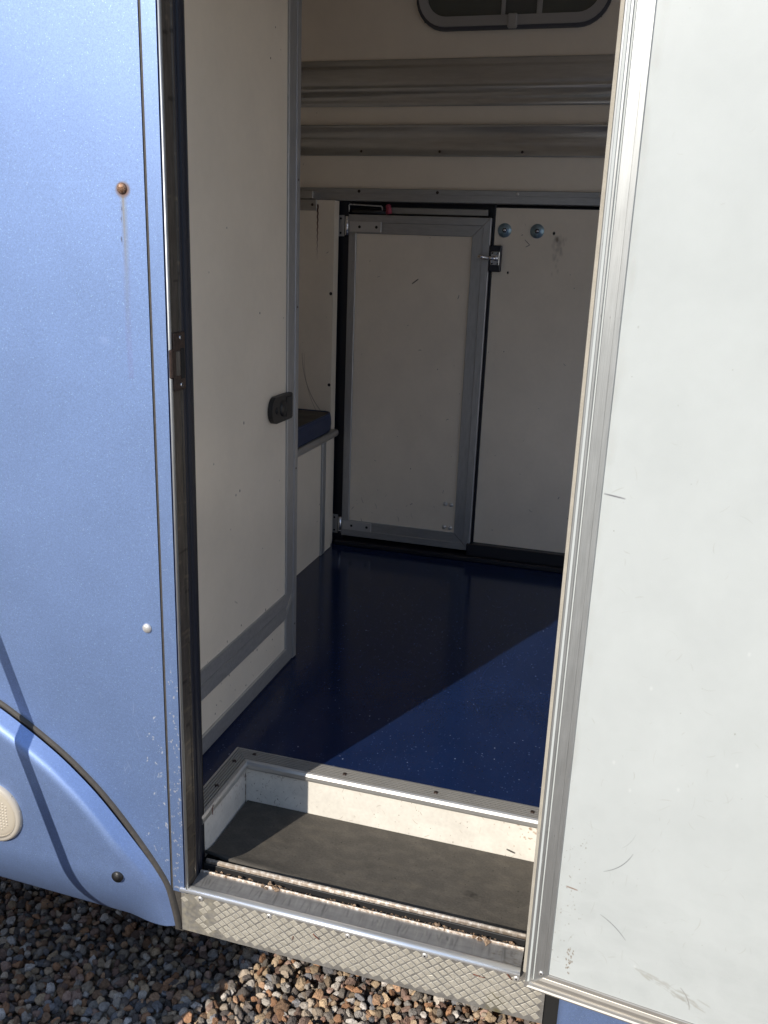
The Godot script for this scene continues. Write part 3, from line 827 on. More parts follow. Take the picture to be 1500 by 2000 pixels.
	var nose2 := part(hb, "step_nosing", st, M.nosing_z, "shaded ribbed nosing on the side of the step well")
	for p in [[-0.754, -0.346, 0], [-0.529, -0.340, 0], [-0.317, -0.340, 0], [-0.105, -0.340, 0], [-0.786, -0.305, 1], [-0.780, -0.205, 1]]:
		st = mb(true)
		cyl(st, Vector3(p[0], 0.4935, p[1]), Vector3(p[0], 0.4968, p[1]), 0.0052, 0.0046, 14)
		part(nose2 if p[2] else nose, "screw", st, M.striker_brown)

func build_floor(hb: Node3D) -> void:
	var st := mb()
	bx(st, Vector3(-2.15, 0.37, -2.0), Vector3(2.05, 0.493, -0.3630))
	bx(st, Vector3(-2.15, 0.37, -0.3630), Vector3(-0.8070, 0.493, -0.0505))
	bx(st, Vector3(-0.050, 0.37, -0.3630), Vector3(2.05, 0.493, -0.0505))
	part(hb, "vinyl_floor", st, M.floor_vinyl, "glossy navy floor flecked with white")

func frame_bar(hb: Node, called: String, mat_used: Material, o: Vector3, u: Vector3, v: Vector3, w: Vector3, prof: Array, t0: float, t1: float, m0: float, m1: float) -> MeshInstance3D:
	var st := mb()
	ext(st, prof, o, u, v, w, t0, t1, m0, m1)
	return part(hb, called, st, mat_used)

func build_locker_wall(hb: Node3D) -> void:
	# wall on the left of the passage, facing +x: cream panels in mitred aluminium sections
	var st := mb()
	var X := -0.867
	bx(st, Vector3(X - 0.032, 0.494, -0.855), Vector3(X - 0.002, 2.72, -0.051))
	uvpoly(st, [Vector3(X - 0.001, 0.494, -0.051), Vector3(X - 0.001, 0.494, -0.855), Vector3(X - 0.001, 2.2, -0.855), Vector3(X - 0.001, 2.2, -0.051)], [Vector2(0, 1), Vector2(1, 1), Vector2(1, 0), Vector2(0, 0)], Vector3(1, 0, 0))
	var wall := part(hb, "locker_door", st, M.cream_locker, "cream locker door with aluminium frame and black latch")
	var ux := Vector3(1, 0, 0)
	# stile at the far edge: a flat strip and a proud outer edge
	var flat := [Vector2(0.0, -0.004), Vector2(0.0, 0.0036), Vector2(0.002, 0.0042), Vector2(0.044, 0.0042), Vector2(0.046, 0.0030), Vector2(0.046, -0.004)]
	frame_bar(wall, "stile", M.alu_y, Vector3(X, 0, -0.847), Vector3(0, 0, 1), ux, Vector3(0, 1, 0), flat, 0.712, 2.72, -1.0, 0.0)
	frame_bar(wall, "stile", M.alu_y, Vector3(X, 0, -0.847), Vector3(0, 0, 1), ux, Vector3(0, 1, 0), flat, 0.498, 0.690, 1.0, -1.0)
	st = mb()
	bx(st, Vector3(X - 0.034, 0.495, -0.874), Vector3(X + 0.0055, 2.72, -0.8485), 0.002)
	part(wall, "outer_edge", st, M.alu_y)
	for y in [0.60, 1.06, 1.49, 1.80]:
		st = mb(true)
		dome(st, Vector3(X + 0.0056, y, -0.861), ux, 0.003, 0.0012, 8, 3)
		part(wall, "rivet", st, M.striker_brown)
	var mid := [Vector2(0.0, -0.004), Vector2(0.0, 0.0040), Vector2(0.034, 0.0040), Vector2(0.0345, 0.0025), Vector2(0.0360, 0.0025), Vector2(0.0365, 0.0040), Vector2(0.0735, 0.0040), Vector2(0.0735, -0.004)]
	var st2 := mb()
	ext(st2, mid, Vector3(X, 0.7115, 0), Vector3(0, -1, 0), ux, Vector3(0, 0, 1), -0.801, -0.052)
	poly(st2, [Vector3(X + 0.0040, 0.7115, -0.801), Vector3(X + 0.0040, 0.690, -0.801), Vector3(X + 0.0040, 0.690, -0.822)], ux)
	part(wall, "middle_rail", st2, M.alu_z)
	var low := [Vector2(0.0, -0.004), Vector2(0.0, 0.0036), Vector2(0.002, 0.0044), Vector2(0.044, 0.0044), Vector2(0.046, 0.003), Vector2(0.046, -0.004)]
	frame_bar(wall, "bottom_rail", M.alu_z, Vector3(X, 0.4985, 0), Vector3(0, 1, 0), ux, Vector3(0, 0, 1), low, -0.847, -0.052, 1.0, 0.0)
	# flush latch, a plate with one round end
	st = mb()
	var pr := []
	for i in 13:
		var a := PI / 2 + PI * i / 12
		pr.append(Vector2(0.030 + cos(a) * 0.030 * (1.0 if true else 1.0), sin(a) * 0.034))
	pr.append_array([Vector2(0.128, -0.034), Vector2(0.134, -0.030), Vector2(0.134, 0.030), Vector2(0.128, 0.034)])
	ext(st, pr, Vector3(X, 1.242, -0.682), Vector3(0, 0, -1), Vector3(0, 1, 0), ux, 0.0, 0.0125)
	var latch := part(wall, "latch_plate", st, M.black_plastic, "black latch plate with one rounded end")
	st = mb()
	bx(st, Vector3(X + 0.012, 1.216, -0.812), Vector3(X + 0.0145, 1.268, -0.772), 0.001)
	part(wall, "latch_paddle", st, M.black_plastic)
	st = mb(true)
	cyl(st, Vector3(X + 0.012, 1.242, -0.752), Vector3(X + 0.0145, 1.242, -0.752), 0.0215, 0.0205, 24)
	part(wall, "latch_button", st, M.black_plastic)
	st = mb(true)
	cyl(st, Vector3(X + 0.012, 1.242, -0.712), Vector3(X + 0.0140, 1.242, -0.712), 0.010, 0.0095, 18)
	part(wall, "key_barrel", st, M.rubber)
	st = mb()
	bx(st, Vector3(X + 0.0138, 1.236, -0.7130), Vector3(X + 0.0145, 1.248, -0.7110))
	part(wall, "keyhole", st, M.black_gap)
	# end of the locker block, and the wall behind it
	st = mb()
	bx(st, Vector3(-1.62, 0.494, -0.873), Vector3(X - 0.034, 2.72, -0.845))
	part(hb, "locker_end", st, M.cream)

func build_seat(hb: Node3D) -> void:
	var st := mb()
	bx(st, Vector3(-1.66, 0.494, -1.89), Vector3(-1.62, 2.72, -0.845))
	part(hb, "recess_wall", st, M.cream)
	st = mb()
	plane_z(st, -1.62, -1.1145, 0.494, 1.815, -1.849)
	bx(st, Vector3(-1.66, 0.494, -1.90), Vector3(-1.1145, 1.815, -1.850))
	var wl := part(hb, "seat_wall", st, M.cream_seat_wall, "cream wall behind the blue bench seat")
	for y in [1.486, 1.146, 0.830, 0.507]:
		st = mb(true)
		dome(st, Vector3(-1.1225, y, -1.849), Vector3(0, 0, 1), 0.0062, 0.0022, 12, 3)
		part(wl, "screw", st, M.striker_brown)
	st = mb()
	bx(st, Vector3(-1.60, 0.494, -1.846), Vector3(-1.106, 0.948, -0.876))
	var bench := part(hb, "bench_box", st, M.cream, "cream bench front below the seat cushion")
	st = mb()
	bx(st, Vector3(-1.108, 0.494, -1.766), Vector3(-1.0985, 0.948, -1.728), 0.002)
	part(bench, "corner_strip", st, M.alu_y)
	st = mb()
	bx(st, Vector3(-1.125, 0.494, -1.846), Vector3(-1.102, 0.948, -1.768), 0.002)
	part(bench, "end_post", st, M.cream)
	st = mb(true)
	ext(st, [Vector2(-1.125, 0.946), Vector2(-1.092, 0.946), Vector2(-1.087, 0.952), Vector2(-1.085, 0.960), Vector2(-1.087, 0.969), Vector2(-1.093, 0.974), Vector2(-1.125, 0.974)], Vector3.ZERO, Vector3(1, 0, 0), Vector3(0, 1, 0), Vector3(0, 0, 1), -1.865, -0.876)
	part(bench, "bench_rail", st, M.seat_rail)
	st = mb()
	bx(st, Vector3(-1.60, 0.948, -1.846), Vector3(-1.125, 0.972, -0.876))
	part(bench, "bench_top", st, M.cream)

func seat_cushion() -> void:
	var root := Node3D.new()
	root.name = "seat_cushion"
	add_child(root, true)
	root.position = Vector3(-1.34, 0.973, -1.36)
	tag(root, "navy bench cushion with a worn dark top, on the bench left of the hatch", "cushion")
	# body with bulging sides, local coordinates about the base
	var st := mb(true)
	var hx := 0.245
	var hz := 0.482
	var ring := func(inset: float, y: float, crown: float) -> Array:
		var out := []
		for i in 48:
			var a := TAU * i / 48
			var c := Vector2(signf(cos(a)) * pow(absf(cos(a)), 0.11), signf(sin(a)) * pow(absf(sin(a)), 0.11))
			out.append(Vector3(c.x * (hx - inset), y + crown * (1.0 - 0.5 * c.length_squared() / 2.0), c.y * (hz - inset)))
		return out
	var levels := [[0.004, 0.002], [0.0, 0.008], [-0.002, 0.030], [-0.001, 0.055], [0.001, 0.066], [0.005, 0.070]]
	var prev := []
	for l in levels:
		var now: Array = ring.call(l[0], l[1], 0.0)
		if prev:
			for i in 48: poly(st, [prev[i], prev[(i + 1) % 48], now[(i + 1) % 48], now[i]], Vector3(now[i].x / hx, 0.1, now[i].z / hz))
		prev = now
	part(root, "cushion_side", st, M.seat_vinyl)
	st = mb(true)
	var rim := prev
	for k in 5:
		var f := 1.0 - (k + 1) / 5.0
		var now := []
		for p in rim: now.append(Vector3(p.x * f, 0.070 + 0.008 * (1.0 - f * f) - 0.003 * absf(sin(p.z * f * 26.0)) * f, p.z * f))
		for i in 48: poly(st, [prev[i], prev[(i + 1) % 48], now[(i + 1) % 48], now[i]], Vector3(0, 1, 0))
		prev = now
	part(root, "cushion_top", st, M.seat_top_cloth, "worn dark cushion top")
	st = mb(true)
	var loop := rim.duplicate()
	loop.append(rim[0])
	for i in 48: cyl(st, loop[i], loop[i + 1], 0.0042, 0.0042, 6, false)
	part(root, "piping", st, M.seat_vinyl)

func build_far_side(hb: Node3D) -> void:
	var Z := -1.93
	var st := mb()
	bx(st, Vector3(-1.66, 1.826, -2.0), Vector3(2.05, 2.72, Z - 0.005))
	part(hb, "upper_lining", st, M.cream, "cream lining above the hatch")
	st = mb()
	bx(st, Vector3(-1.15, 0.494, -2.0), Vector3(2.05, 1.8255, Z - 0.04))
	part(hb, "frame_backing", st, M.navy_post)
	# two pressed aluminium rails; the profile is (y, z)
	var yy := Vector3(0, 1, 0)
	var zz := Vector3(0, 0, 1)
	st = mb(true)
	var pr := [Vector2(2.138, -0.01), Vector2(2.138, 0.004), Vector2(2.150, 0.006)]
	for i in 15:
		var t := i / 14.0
		pr.append(Vector2(2.152 + 0.128 * t, 0.006 + 0.020 * sin(PI * t) * (1.0 - 0.25 * t) - 0.008 * exp(-pow((t - 0.17) / 0.10, 2.0))))
	pr.append_array([Vector2(2.284, 0.005), Vector2(2.288, 0.003), Vector2(2.288, -0.01)])
	ext(st, pr, Vector3(0, 0, Z), yy, zz, Vector3(1, 0, 0), -1.62, 2.04)
	var rail := part(hb, "padding_rail", st, M.rail_alu, "broad pressed aluminium rail below the window")
	st = mb(true)
	pr = [Vector2(1.974, -0.01), Vector2(1.974, 0.005), Vector2(1.978, 0.006), Vector2(2.015, 0.006)]
	for i in 10:
		var t := (i + 1) / 10.0
		pr.append(Vector2(2.015 + 0.056 * t, 0.006 - 0.006 * sin(PI * t) + 0.014 * t * t))
	pr.append_array([Vector2(2.0755, 0.019), Vector2(2.0755, -0.01)])
	ext(st, pr, Vector3(0, 0, Z), yy, zz, Vector3(1, 0, 0), -1.62, 2.04)
	var rail2 := part(hb, "padding_rail", st, M.rail_alu, "narrower pressed aluminium rail with a row of rivets")
	for x in [-1.35, -1.043, -0.752, -0.460, -0.170]:
		st = mb(true)
		dome(st, Vector3(x, 1.989, Z + 0.006), zz, 0.0048, 0.0024, 10, 3)
		part(rail2, "rivet", st, M.striker_brown)
	# capping strip over the hatch
	st = mb()
	ext(st, [Vector2(1.818, -0.03), Vector2(1.818, 0.014), Vector2(1.820, 0.0155), Vector2(1.8435, 0.0155), Vector2(1.8440, 0.0145), Vector2(1.8452, 0.0145), Vector2(1.8457, 0.0155), Vector2(1.860, 0.0155), Vector2(1.8625, 0.0135), Vector2(1.8625, -0.03)], Vector3(0, 0, Z), yy, zz, Vector3(1, 0, 0), -1.62, 2.04)
	var cap := part(hb, "capping_strip", st, M.alu_x, "aluminium strip running over the hatch")
	for x in [-1.044, -0.750, -0.464, -0.183]:
		st = mb(true)
		dome(st, Vector3(x, 1.852, Z + 0.0155), zz, 0.0056, 0.0026, 12, 3)
		part(cap, "rivet", st, M.alu_plain if x > -0.6 else M.striker_brown)
	# angle bracket at the left end of the strip
	st = mb()
	bx(st, Vector3(-1.40, 1.818, -1.925), Vector3(-1.196, 1.846, -1.842), 0.002)
	bx(st, Vector3(-1.40, 1.778, -1.8485), Vector3(-1.182, 1.816, -1.842), 0.0015)
	var br := part(hb, "angle_bracket", st, M.alu_dull_x, "dull aluminium angle at the left end of the strip")
	st = mb(true)
	dome(st, Vector3(-1.198, 1.798, -1.842), zz, 0.005, 0.003, 10, 3)
	part(br, "screw", st, M.striker_brown)
	# hinge post, navy edge strips, ledge in the slot over the hatch
	st = mb()
	bx(st, Vector3(-1.140, 0.494, -1.972), Vector3(-1.082, 1.8175, -1.925), 0.002)
	part(hb, "hatch_post", st, M.navy_post)
	st = mb()
	bx(st, Vector3(-0.93, 1.777, -1.972), Vector3(-0.566, 1.800, -1.937), 0.002)
	part(hb, "slot_strip", st, M.alu_dull_x)
	st = mb()
	bx(st, Vector3(-0.545, 0.52, -1.972), Vector3(-0.537, 1.8175, -1.928), 0.001)
	part(hb, "edge_seal", st, M.navy_post)
	# skirting under the panels
	st = mb()
	bx(st, Vector3(-1.10, 0.4935, -1.972), Vector3(2.04, 0.512, -1.885), 0.003)
	bx(st, Vector3(-0.56, 0.512, -1.972), Vector3(2.04, 0.5605, -1.902), 0.003)
	part(hb, "dark_skirting", st, M.dark_ledge)
	# right-hand panel
	st = mb()
	plane_z(st, -0.5365, 0.62, 0.562, 1.806, Z + 0.0012)
	bx(st, Vector3(-0.5365, 0.562, -1.97), Vector3(2.04, 1.806, Z), 0.002)
	var pn := part(hb, "breast_panel", st, M.cream_wall, "cream panel right of the hatch with two washers")
	for x in [-0.502, -0.387]:
		st = mb(true)
		cyl(st, Vector3(x, 1.731, Z + 0.001), Vector3(x, 1.731, Z + 0.0038), 0.0245, 0.0240, 32)
		var ws := part(pn, "washer", st, M.zinc)
		st = mb(true)
		cyl(st, Vector3(x, 1.731, Z + 0.003), Vector3(x, 1.731, Z + 0.0065), 0.0088, 0.0080, 6)
		part(pn, "bolt_head", st, M.black_plastic)
		st = mb(true)
		dome(st, Vector3(x, 1.731, Z + 0.006), zz, 0.0052, 0.003, 12, 3)
		part(pn, "bolt_end", st, M.chrome)
	# toggle latch
	st = mb()
	bx(st, Vector3(-0.5475, 1.588, -1.93), Vector3(-0.505, 1.679, -1.904), 0.003)
	var lb := part(hb, "toggle_latch", st, M.navy_post, "chrome toggle latch on a dark block beside the hatch")
	st = mb()
	bx(st, Vector3(-0.5400, 1.611, -1.9045), Vector3(-0.5100, 1.657, -1.9005), 0.001)
	part(lb, "latch_plate", st, M.chrome)
	st = mb(true)
	dome(st, Vector3(-0.524, 1.635, -1.9005), zz, 0.0105, 0.009, 18, 5)
	part(lb, "pivot", st, M.chrome)
	st = mb(true)
	tube(st, [Vector3(-0.522, 1.6345, -1.888), Vector3(-0.545, 1.635, -1.884), Vector3(-0.562, 1.637, -1.880), Vector3(-0.578, 1.638, -1.876)], 0.0055, 10, 1.25)
	dome(st, Vector3(-0.578, 1.638, -1.876), Vector3(-1, 0, 0.2).normalized(), 0.007, 0.007, 10, 4)
	part(lb, "lever", st, M.chrome)
	for p in [[-0.535, 1.652], [-0.515, 1.652], [-0.535, 1.616], [-0.515, 1.616]]:
		st = mb(true)
		dome(st, Vector3(p[0], p[1], -1.9005), zz, 0.0034, 0.0018, 8, 3)
		part(lb, "screw", st, M.black_plastic)
	# pull handle and pink grip over the hatch
	st = mb(true)
	tube(st, [Vector3(-1.080, 1.780, -1.915), Vector3(-1.080, 1.802, -1.911), Vector3(-1.076, 1.8055, -1.910), Vector3(-0.956, 1.8015, -1.910), Vector3(-0.952, 1.797, -1.911), Vector3(-0.951, 1.777, -1.915)], 0.0024, 8)
	var hd := part(hb, "wire_handle", st, M.alu_plain, "thin wire pull handle in the slot above the hatch")
	st = mb(true)
	cyl(st, Vector3(-1.072, 1.782, -1.920), Vector3(-0.938, 1.781, -1.918), 0.010, 0.010, 14)
	part(hd, "bolt_barrel", st, M.black_plastic)
	st = mb(true)
	cyl(st, Vector3(-0.938, 1.781, -1.918), Vector3(-0.926, 1.786, -1.912), 0.008, 0.006, 12)
	cyl(st, Vector3(-0.923, 1.776, -1.912), Vector3(-0.929, 1.801, -1.908), 0.0085, 0.0105, 14)
	dome(st, Vector3(-0.929, 1.801, -1.908), Vector3(-0.2, 1, 0).normalized(), 0.0105, 0.008, 14, 4)
	part(hd, "pink_grip", st, M.pink_grip, "pink plastic grip")
	build_hatch(hb)
	build_window(hb)

func build_hatch(hb: Node3D) -> void:
	# low hatch in the far wall: cream panel in a two-step mitred aluminium frame, strap hinges on the left
	var x0 := -1.079
	var x1 := -0.548
	var y0 := 0.529
	var y1 := 1.771
	var F := -1.914
	var st := mb()
	plane_z(st, x0 + 0.01, x1 - 0.01, y0 + 0.01, y1 - 0.01, F - 0.0035)
	bx(st, Vector3(x0 + 0.002, y0 + 0.002, F - 0.034), Vector3(x1 - 0.002, y1 - 0.002, F - 0.0042))
	var h := part(hb, "hatch", st, M.cream_hatch, "low cream hatch in a mitred aluminium frame, strap hinges on its left")
	var zz := Vector3(0, 0, 1)
	var wide := [Vector2(0.0, -0.034), Vector2(0.0, 0.0035), Vector2(0.002, 0.0050), Vector2(0.0265, 0.0050), Vector2(0.0275, 0.0030), Vector2(0.0285, 0.0022), Vector2(0.064, 0.0022), Vector2(0.066, 0.001), Vector2(0.066, -0.006), Vector2(0.03, -0.034)]
	var slim := [Vector2(0.0, -0.034), Vector2(0.0, 0.0018), Vector2(0.002, 0.0030), Vector2(0.0275, 0.0030), Vector2(0.029, 0.0012), Vector2(0.031, -0.006), Vector2(0.02, -0.034)]
	frame_bar(h, "top_rail", M.alu_x, Vector3(x0, y1, F), Vector3(0, -1, 0), zz, Vector3(1, 0, 0), wide, 0.0, x1 - x0 - 0.0022, 0.0, -1.0)
	frame_bar(h, "bottom_rail", M.alu_x, Vector3(x0, y0, F), Vector3(0, 1, 0), zz, Vector3(1, 0, 0), wide, 0.0, x1 - x0 - 0.0022, 0.0, -1.0)
	frame_bar(h, "stile", M.alu_y, Vector3(x1, y0, F), Vector3(-1, 0, 0), zz, Vector3(0, 1, 0), wide, 0.0005, y1 - y0 - 0.0005, 1.0, -1.0)
	frame_bar(h, "stile", M.alu_y, Vector3(x0, y0, F), Vector3(1, 0, 0), zz, Vector3(0, 1, 0), slim, 0.0665, y1 - y0 - 0.0665, 0.0, 0.0)
	for k in [[1.728, 1.693, 1.768], [0.574, 0.532, 0.610]]:
		var yc: float = k[0]
		st = mb()
		bx(st, Vector3(x0 + 0.004, yc - 0.018, F + 0.0024), Vector3(x0 + 0.126, yc + 0.019, F + 0.0075), 0.001)
		part(h, "hinge_strap", st, M.alu_plain)
		st = mb()
		bx(st, Vector3(x0 - 0.046, k[1], F - 0.010), Vector3(x0 - 0.020, k[2], F - 0.004), 0.001)
		part(h, "hinge_leaf", st, M.alu_plain)
		st = mb(true)
		cyl(st, Vector3(x0 - 0.0075, k[1] + 0.004, F + 0.0035), Vector3(x0 - 0.0075, k[2] - 0.004, F + 0.0035), 0.0072, 0.0072, 16)
		for q in [0.2, 0.8]:
			var yk := lerpf(k[1], k[2], q)
			cyl(st, Vector3(x0 - 0.0075, yk - 0.001, F + 0.0035), Vector3(x0 - 0.0075, yk + 0.001, F + 0.0035), 0.0077, 0.0077, 16)
		part(h, "hinge_knuckle", st, M.chrome)
		for x in [x0 + 0.043, x0 + 0.108]:
			st = mb(true)
			dome(st, Vector3(x, yc, F + 0.0074), zz, 0.0056, 0.0016, 10, 3)
			part(h, "hinge_screw", st, M.black_plastic)
		for y in [k[1] + 0.012, k[2] - 0.012]:
			st = mb(true)
			dome(st, Vector3(x0 - 0.034, y, F - 0.0041), zz, 0.0042, 0.0014, 10, 3)
			part(h, "hinge_screw", st, M.black_plastic)
	for p in [[-0.6555, 0.707], [-0.632, 0.706], [-0.6555, 0.6125], [-0.632, 0.6115]]:
		st = mb(true)
		dome(st, Vector3(p[0], p[1], F - 0.0035), zz, 0.0088, 0.0066, 16, 5)
		part(h, "rivet", st, M.alu_plain)

func rounded(x0: float, x1: float, y0: float, y1: float, r: float) -> Array:
	var out := []
	for c in [[x1 - r, y1 - r, 0.0], [x0 + r, y1 - r, PI / 2], [x0 + r, y0 + r, PI], [x1 - r, y0 + r, PI * 1.5]]:
		for i in 9: out.append(Vector2(c[0] + cos(c[2] + PI / 2 * i / 8) * r, c[1] + sin(c[2] + PI / 2 * i / 8) * r))
	return out

func ring(st: SurfaceTool, a: Array, b: Array, za: float, zb: float) -> void:
	for i in a.size():
		var j := (i + 1) % a.size()
		poly(st, [Vector3(a[i].x, a[i].y, za), Vector3(a[j].x, a[j].y, za), Vector3(b[j].x, b[j].y, zb), Vector3(b[i].x, b[i].y, zb)], Vector3(0, 0, 1) if absf(za - zb) < 1e-5 else Vector3((a[i].x + a[j].x) / 2 + 0.535, (a[i].y + a[j].y) / 2 - 2.52, 0.2))

func build_window(hb: Node3D) -> void:
	var Z := -1.935
	var st := mb()
	var o := rounded(-0.860, -0.205, 2.372, 2.665, 0.105)
	var i1 := rounded(-0.850, -0.215, 2.383, 2.655, 0.095)
	var i2 := rounded(-0.822, -0.243, 2.414, 2.625, 0.070)
	ring(st, o, o, Z, Z + 0.012)
	ring(st, o, i1, Z + 0.012, Z + 0.014)
	var w := part(hb, "window", st, M.window_seal, "dark rounded window high in the far wall")
	st = mb()
	ring(st, i1, i1, Z + 0.014, Z + 0.020)
	ring(st, i1, i2, Z + 0.020, Z + 0.017)
	ring(st, i2, i2, Z + 0.017, Z + 0.003)
	part(w, "window_frame", st, M.window_grey)
	st = mb()
	bx(st, Vector3(-0.83, 2.40, Z + 0.001), Vector3(-0.235, 2.64, Z + 0.005))
	part(w, "pane", st, M.dark_glass)
	st = mb()
	bx(st, Vector3(-0.566, 2.414, Z + 0.005), Vector3(-0.552, 2.625, Z + 0.014), 0.002)
	part(w, "slider_bar", st, M.window_grey)
	st = mb()
	bx(st, Vector3(-0.448, 2.414, Z + 0.005), Vector3(-0.430, 2.625, Z + 0.014), 0.002)
	part(w, "slider_bar", st, M.window_grey)
	st = mb()
	bx(st, Vector3(-0.550, 2.42, Z + 0.005), Vector3(-0.450, 2.60, Z + 0.007))
	part(w, "inner_label", st, M.lamp_ring_dim)
	st = mb()
	bx(st, Vector3(-0.540, 2.372, Z + 0.012), Vector3(-0.508, 2.416, Z + 0.030), 0.004)
	part(w, "window_catch", st, M.window_grey)

func build_open_door(hb: Node3D) -> void:
	# inner face of the door, swung right round towards us; local x runs along the door, z out of its face
	var d := Node3D.new()
	d.name = numbered(hb, "white_door")
	d.set_meta("label", "open white door swung back beside the doorway, aluminium edged")
	hb.add_child(d, true)
	d.position = Vector3(-0.066, 0.409, 0.037)
	d.rotation.y = deg_to_rad(-6.7)
	var W := 0.70
	var H := 1.84
	var st := mb()
	uvpoly(st, [Vector3(0.034, 0.034, -0.0024), Vector3(W - 0.034, 0.034, -0.0024), Vector3(W - 0.034, H - 0.034, -0.0024), Vector3(0.034, H - 0.034, -0.0024)], [Vector2(0, 1), Vector2(1, 1), Vector2(1, 0), Vector2(0, 0)], Vector3(0, 0, 1))
	bx(st, Vector3(0.004, 0.004, -0.033), Vector3(W - 0.004, H - 0.004, -0.0032))
	part(d, "door_skin", st, M.white_door)
	var zz := Vector3(0, 0, 1)
	var pr := [Vector2(0.0, -0.034), Vector2(-0.0005, -0.006), Vector2(0.0010, -0.0035), Vector2(0.0035, -0.0030), Vector2(0.0050, -0.0040), Vector2(0.0055, -0.0060), Vector2(0.0070, -0.0060), Vector2(0.0075, -0.0030), Vector2(0.0090, -0.0018), Vector2(0.0115, -0.0018), Vector2(0.0130, -0.0030), Vector2(0.0133, -0.0052), Vector2(0.0150, -0.0052), Vector2(0.0153, -0.0005), Vector2(0.0165, 0.0008), Vector2(0.0310, 0.0008), Vector2(0.0312, 0.0), Vector2(0.0319, 0.0), Vector2(0.0321, 0.0008), Vector2(0.0385, 0.0006), Vector2(0.0395, -0.0010), Vector2(0.0395, -0.0045), Vector2(0.0340, -0.034)]
	frame_bar(d, "hinge_stile", M.frame_door_y, Vector3(0, 0, 0), Vector3(1, 0, 0), zz, Vector3(0, 1, 0), pr, 0.0, H, 0.85, -0.85)
	frame_bar(d, "outer_stile", M.frame_door_y, Vector3(W, 0, 0), Vector3(-1, 0, 0), zz, Vector3(0, 1, 0), pr, 0.0, H, 0.85, -0.85)
	frame_bar(d, "top_rail", M.frame_door_x, Vector3(0, H, 0), Vector3(0, -0.85, 0), zz, Vector3(1, 0, 0), pr, 0.0, W, 1.0, -1.0)
	var low := [Vector2(0.0, -0.034), Vector2(-0.0005, 0.004), Vector2(0.0015, 0.0085), Vector2(0.0050, 0.0095), Vector2(0.0075, 0.0070), Vector2(0.0085, 0.0030), Vector2(0.0100, 0.0005), Vector2(0.0120, 0.0010), Vector2(0.0160, 0.0036), Vector2(0.0240, 0.0036), Vector2(0.0300, 0.0018), Vector2(0.0310, 0.0012), Vector2(0.0385, 0.0006), Vector2(0.0395, -0.0010), Vector2(0.0395, -0.0045), Vector2(0.0340, -0.034)]
	frame_bar(d, "bottom_rail", M.frame_door_x, Vector3(0, 0, 0), Vector3(0, 0.85, 0), zz, Vector3(1, 0, 0), low, 0.0, W, 1.0, -1.0)
	st = mb(true)
	cyl(st, Vector3(0.027, 0.034, 0.0006), Vector3(0.027, 0.034, 0.0024), 0.0042, 0.0038, 16)
	part(d, "screw", st, M.alu_plain)
	st = mb()
	cyl(st, Vector3(0.027, 0.034, 0.0020), Vector3(0.027, 0.034, 0.0029), 0.0018, 0.0018, 6)
	part(d, "screw_socket", st, M.black_gap)

# ---------------------------------------------------------------- loose things
func step_mat() -> void:
	var o := mb(true)
	var nx := 44
	var nz := 12
	var at := func(i: int, k: int, under: bool) -> Vector3:
		var u := float(i) / nx
		var v := float(k) / nz
		var x := lerpf(-0.345, 0.350, u)
		var z := lerpf(-0.112, 0.112, v)
		if v > 0.999: z += -0.014 + 0.010 * smoothstep(0.0, 0.10, u) + 0.002 * sin(u * 9.0) - 0.006 * smoothstep(0.2, 1.0, u)
		var curl := 0.016 * pow(smoothstep(0.72, 1.0, v), 1.5) * (1.0 - smoothstep(0.0, 0.45, u)) + 0.0012 * sin(u * 12.0) * v
		return Vector3(x, (0.0 if under else 0.0085) + curl, z)
	for i in nx:
		for k in nz:
			var uv := func(a: int, b: int) -> Vector2: return Vector2(float(a) / nx, float(b) / nz)
			uvpoly(o, [at.call(i, k, false), at.call(i + 1, k, false), at.call(i + 1, k + 1, false), at.call(i, k + 1, false)], [uv.call(i, k), uv.call(i + 1, k), uv.call(i + 1, k + 1), uv.call(i, k + 1)], Vector3(0, 1, 0))
	for i in nx:
		var e := [at.call(i, nz, false), at.call(i + 1, nz, false), at.call(i + 1, nz, true), at.call(i, nz, true)]
		uvpoly(o, e, [Vector2(0.12, 0.5), Vector2(0.13, 0.5), Vector2(0.13, 0.52), Vector2(0.12, 0.52)], Vector3(0, 0, 1))
	var m := part(self, "step_mat", o, M.rubber_mat)
	m.position = Vector3(-0.4145, 0.3805, -0.2065)
	tag(m, "worn dark rubber mat lying in the step well, its front corner curled up", "mat")

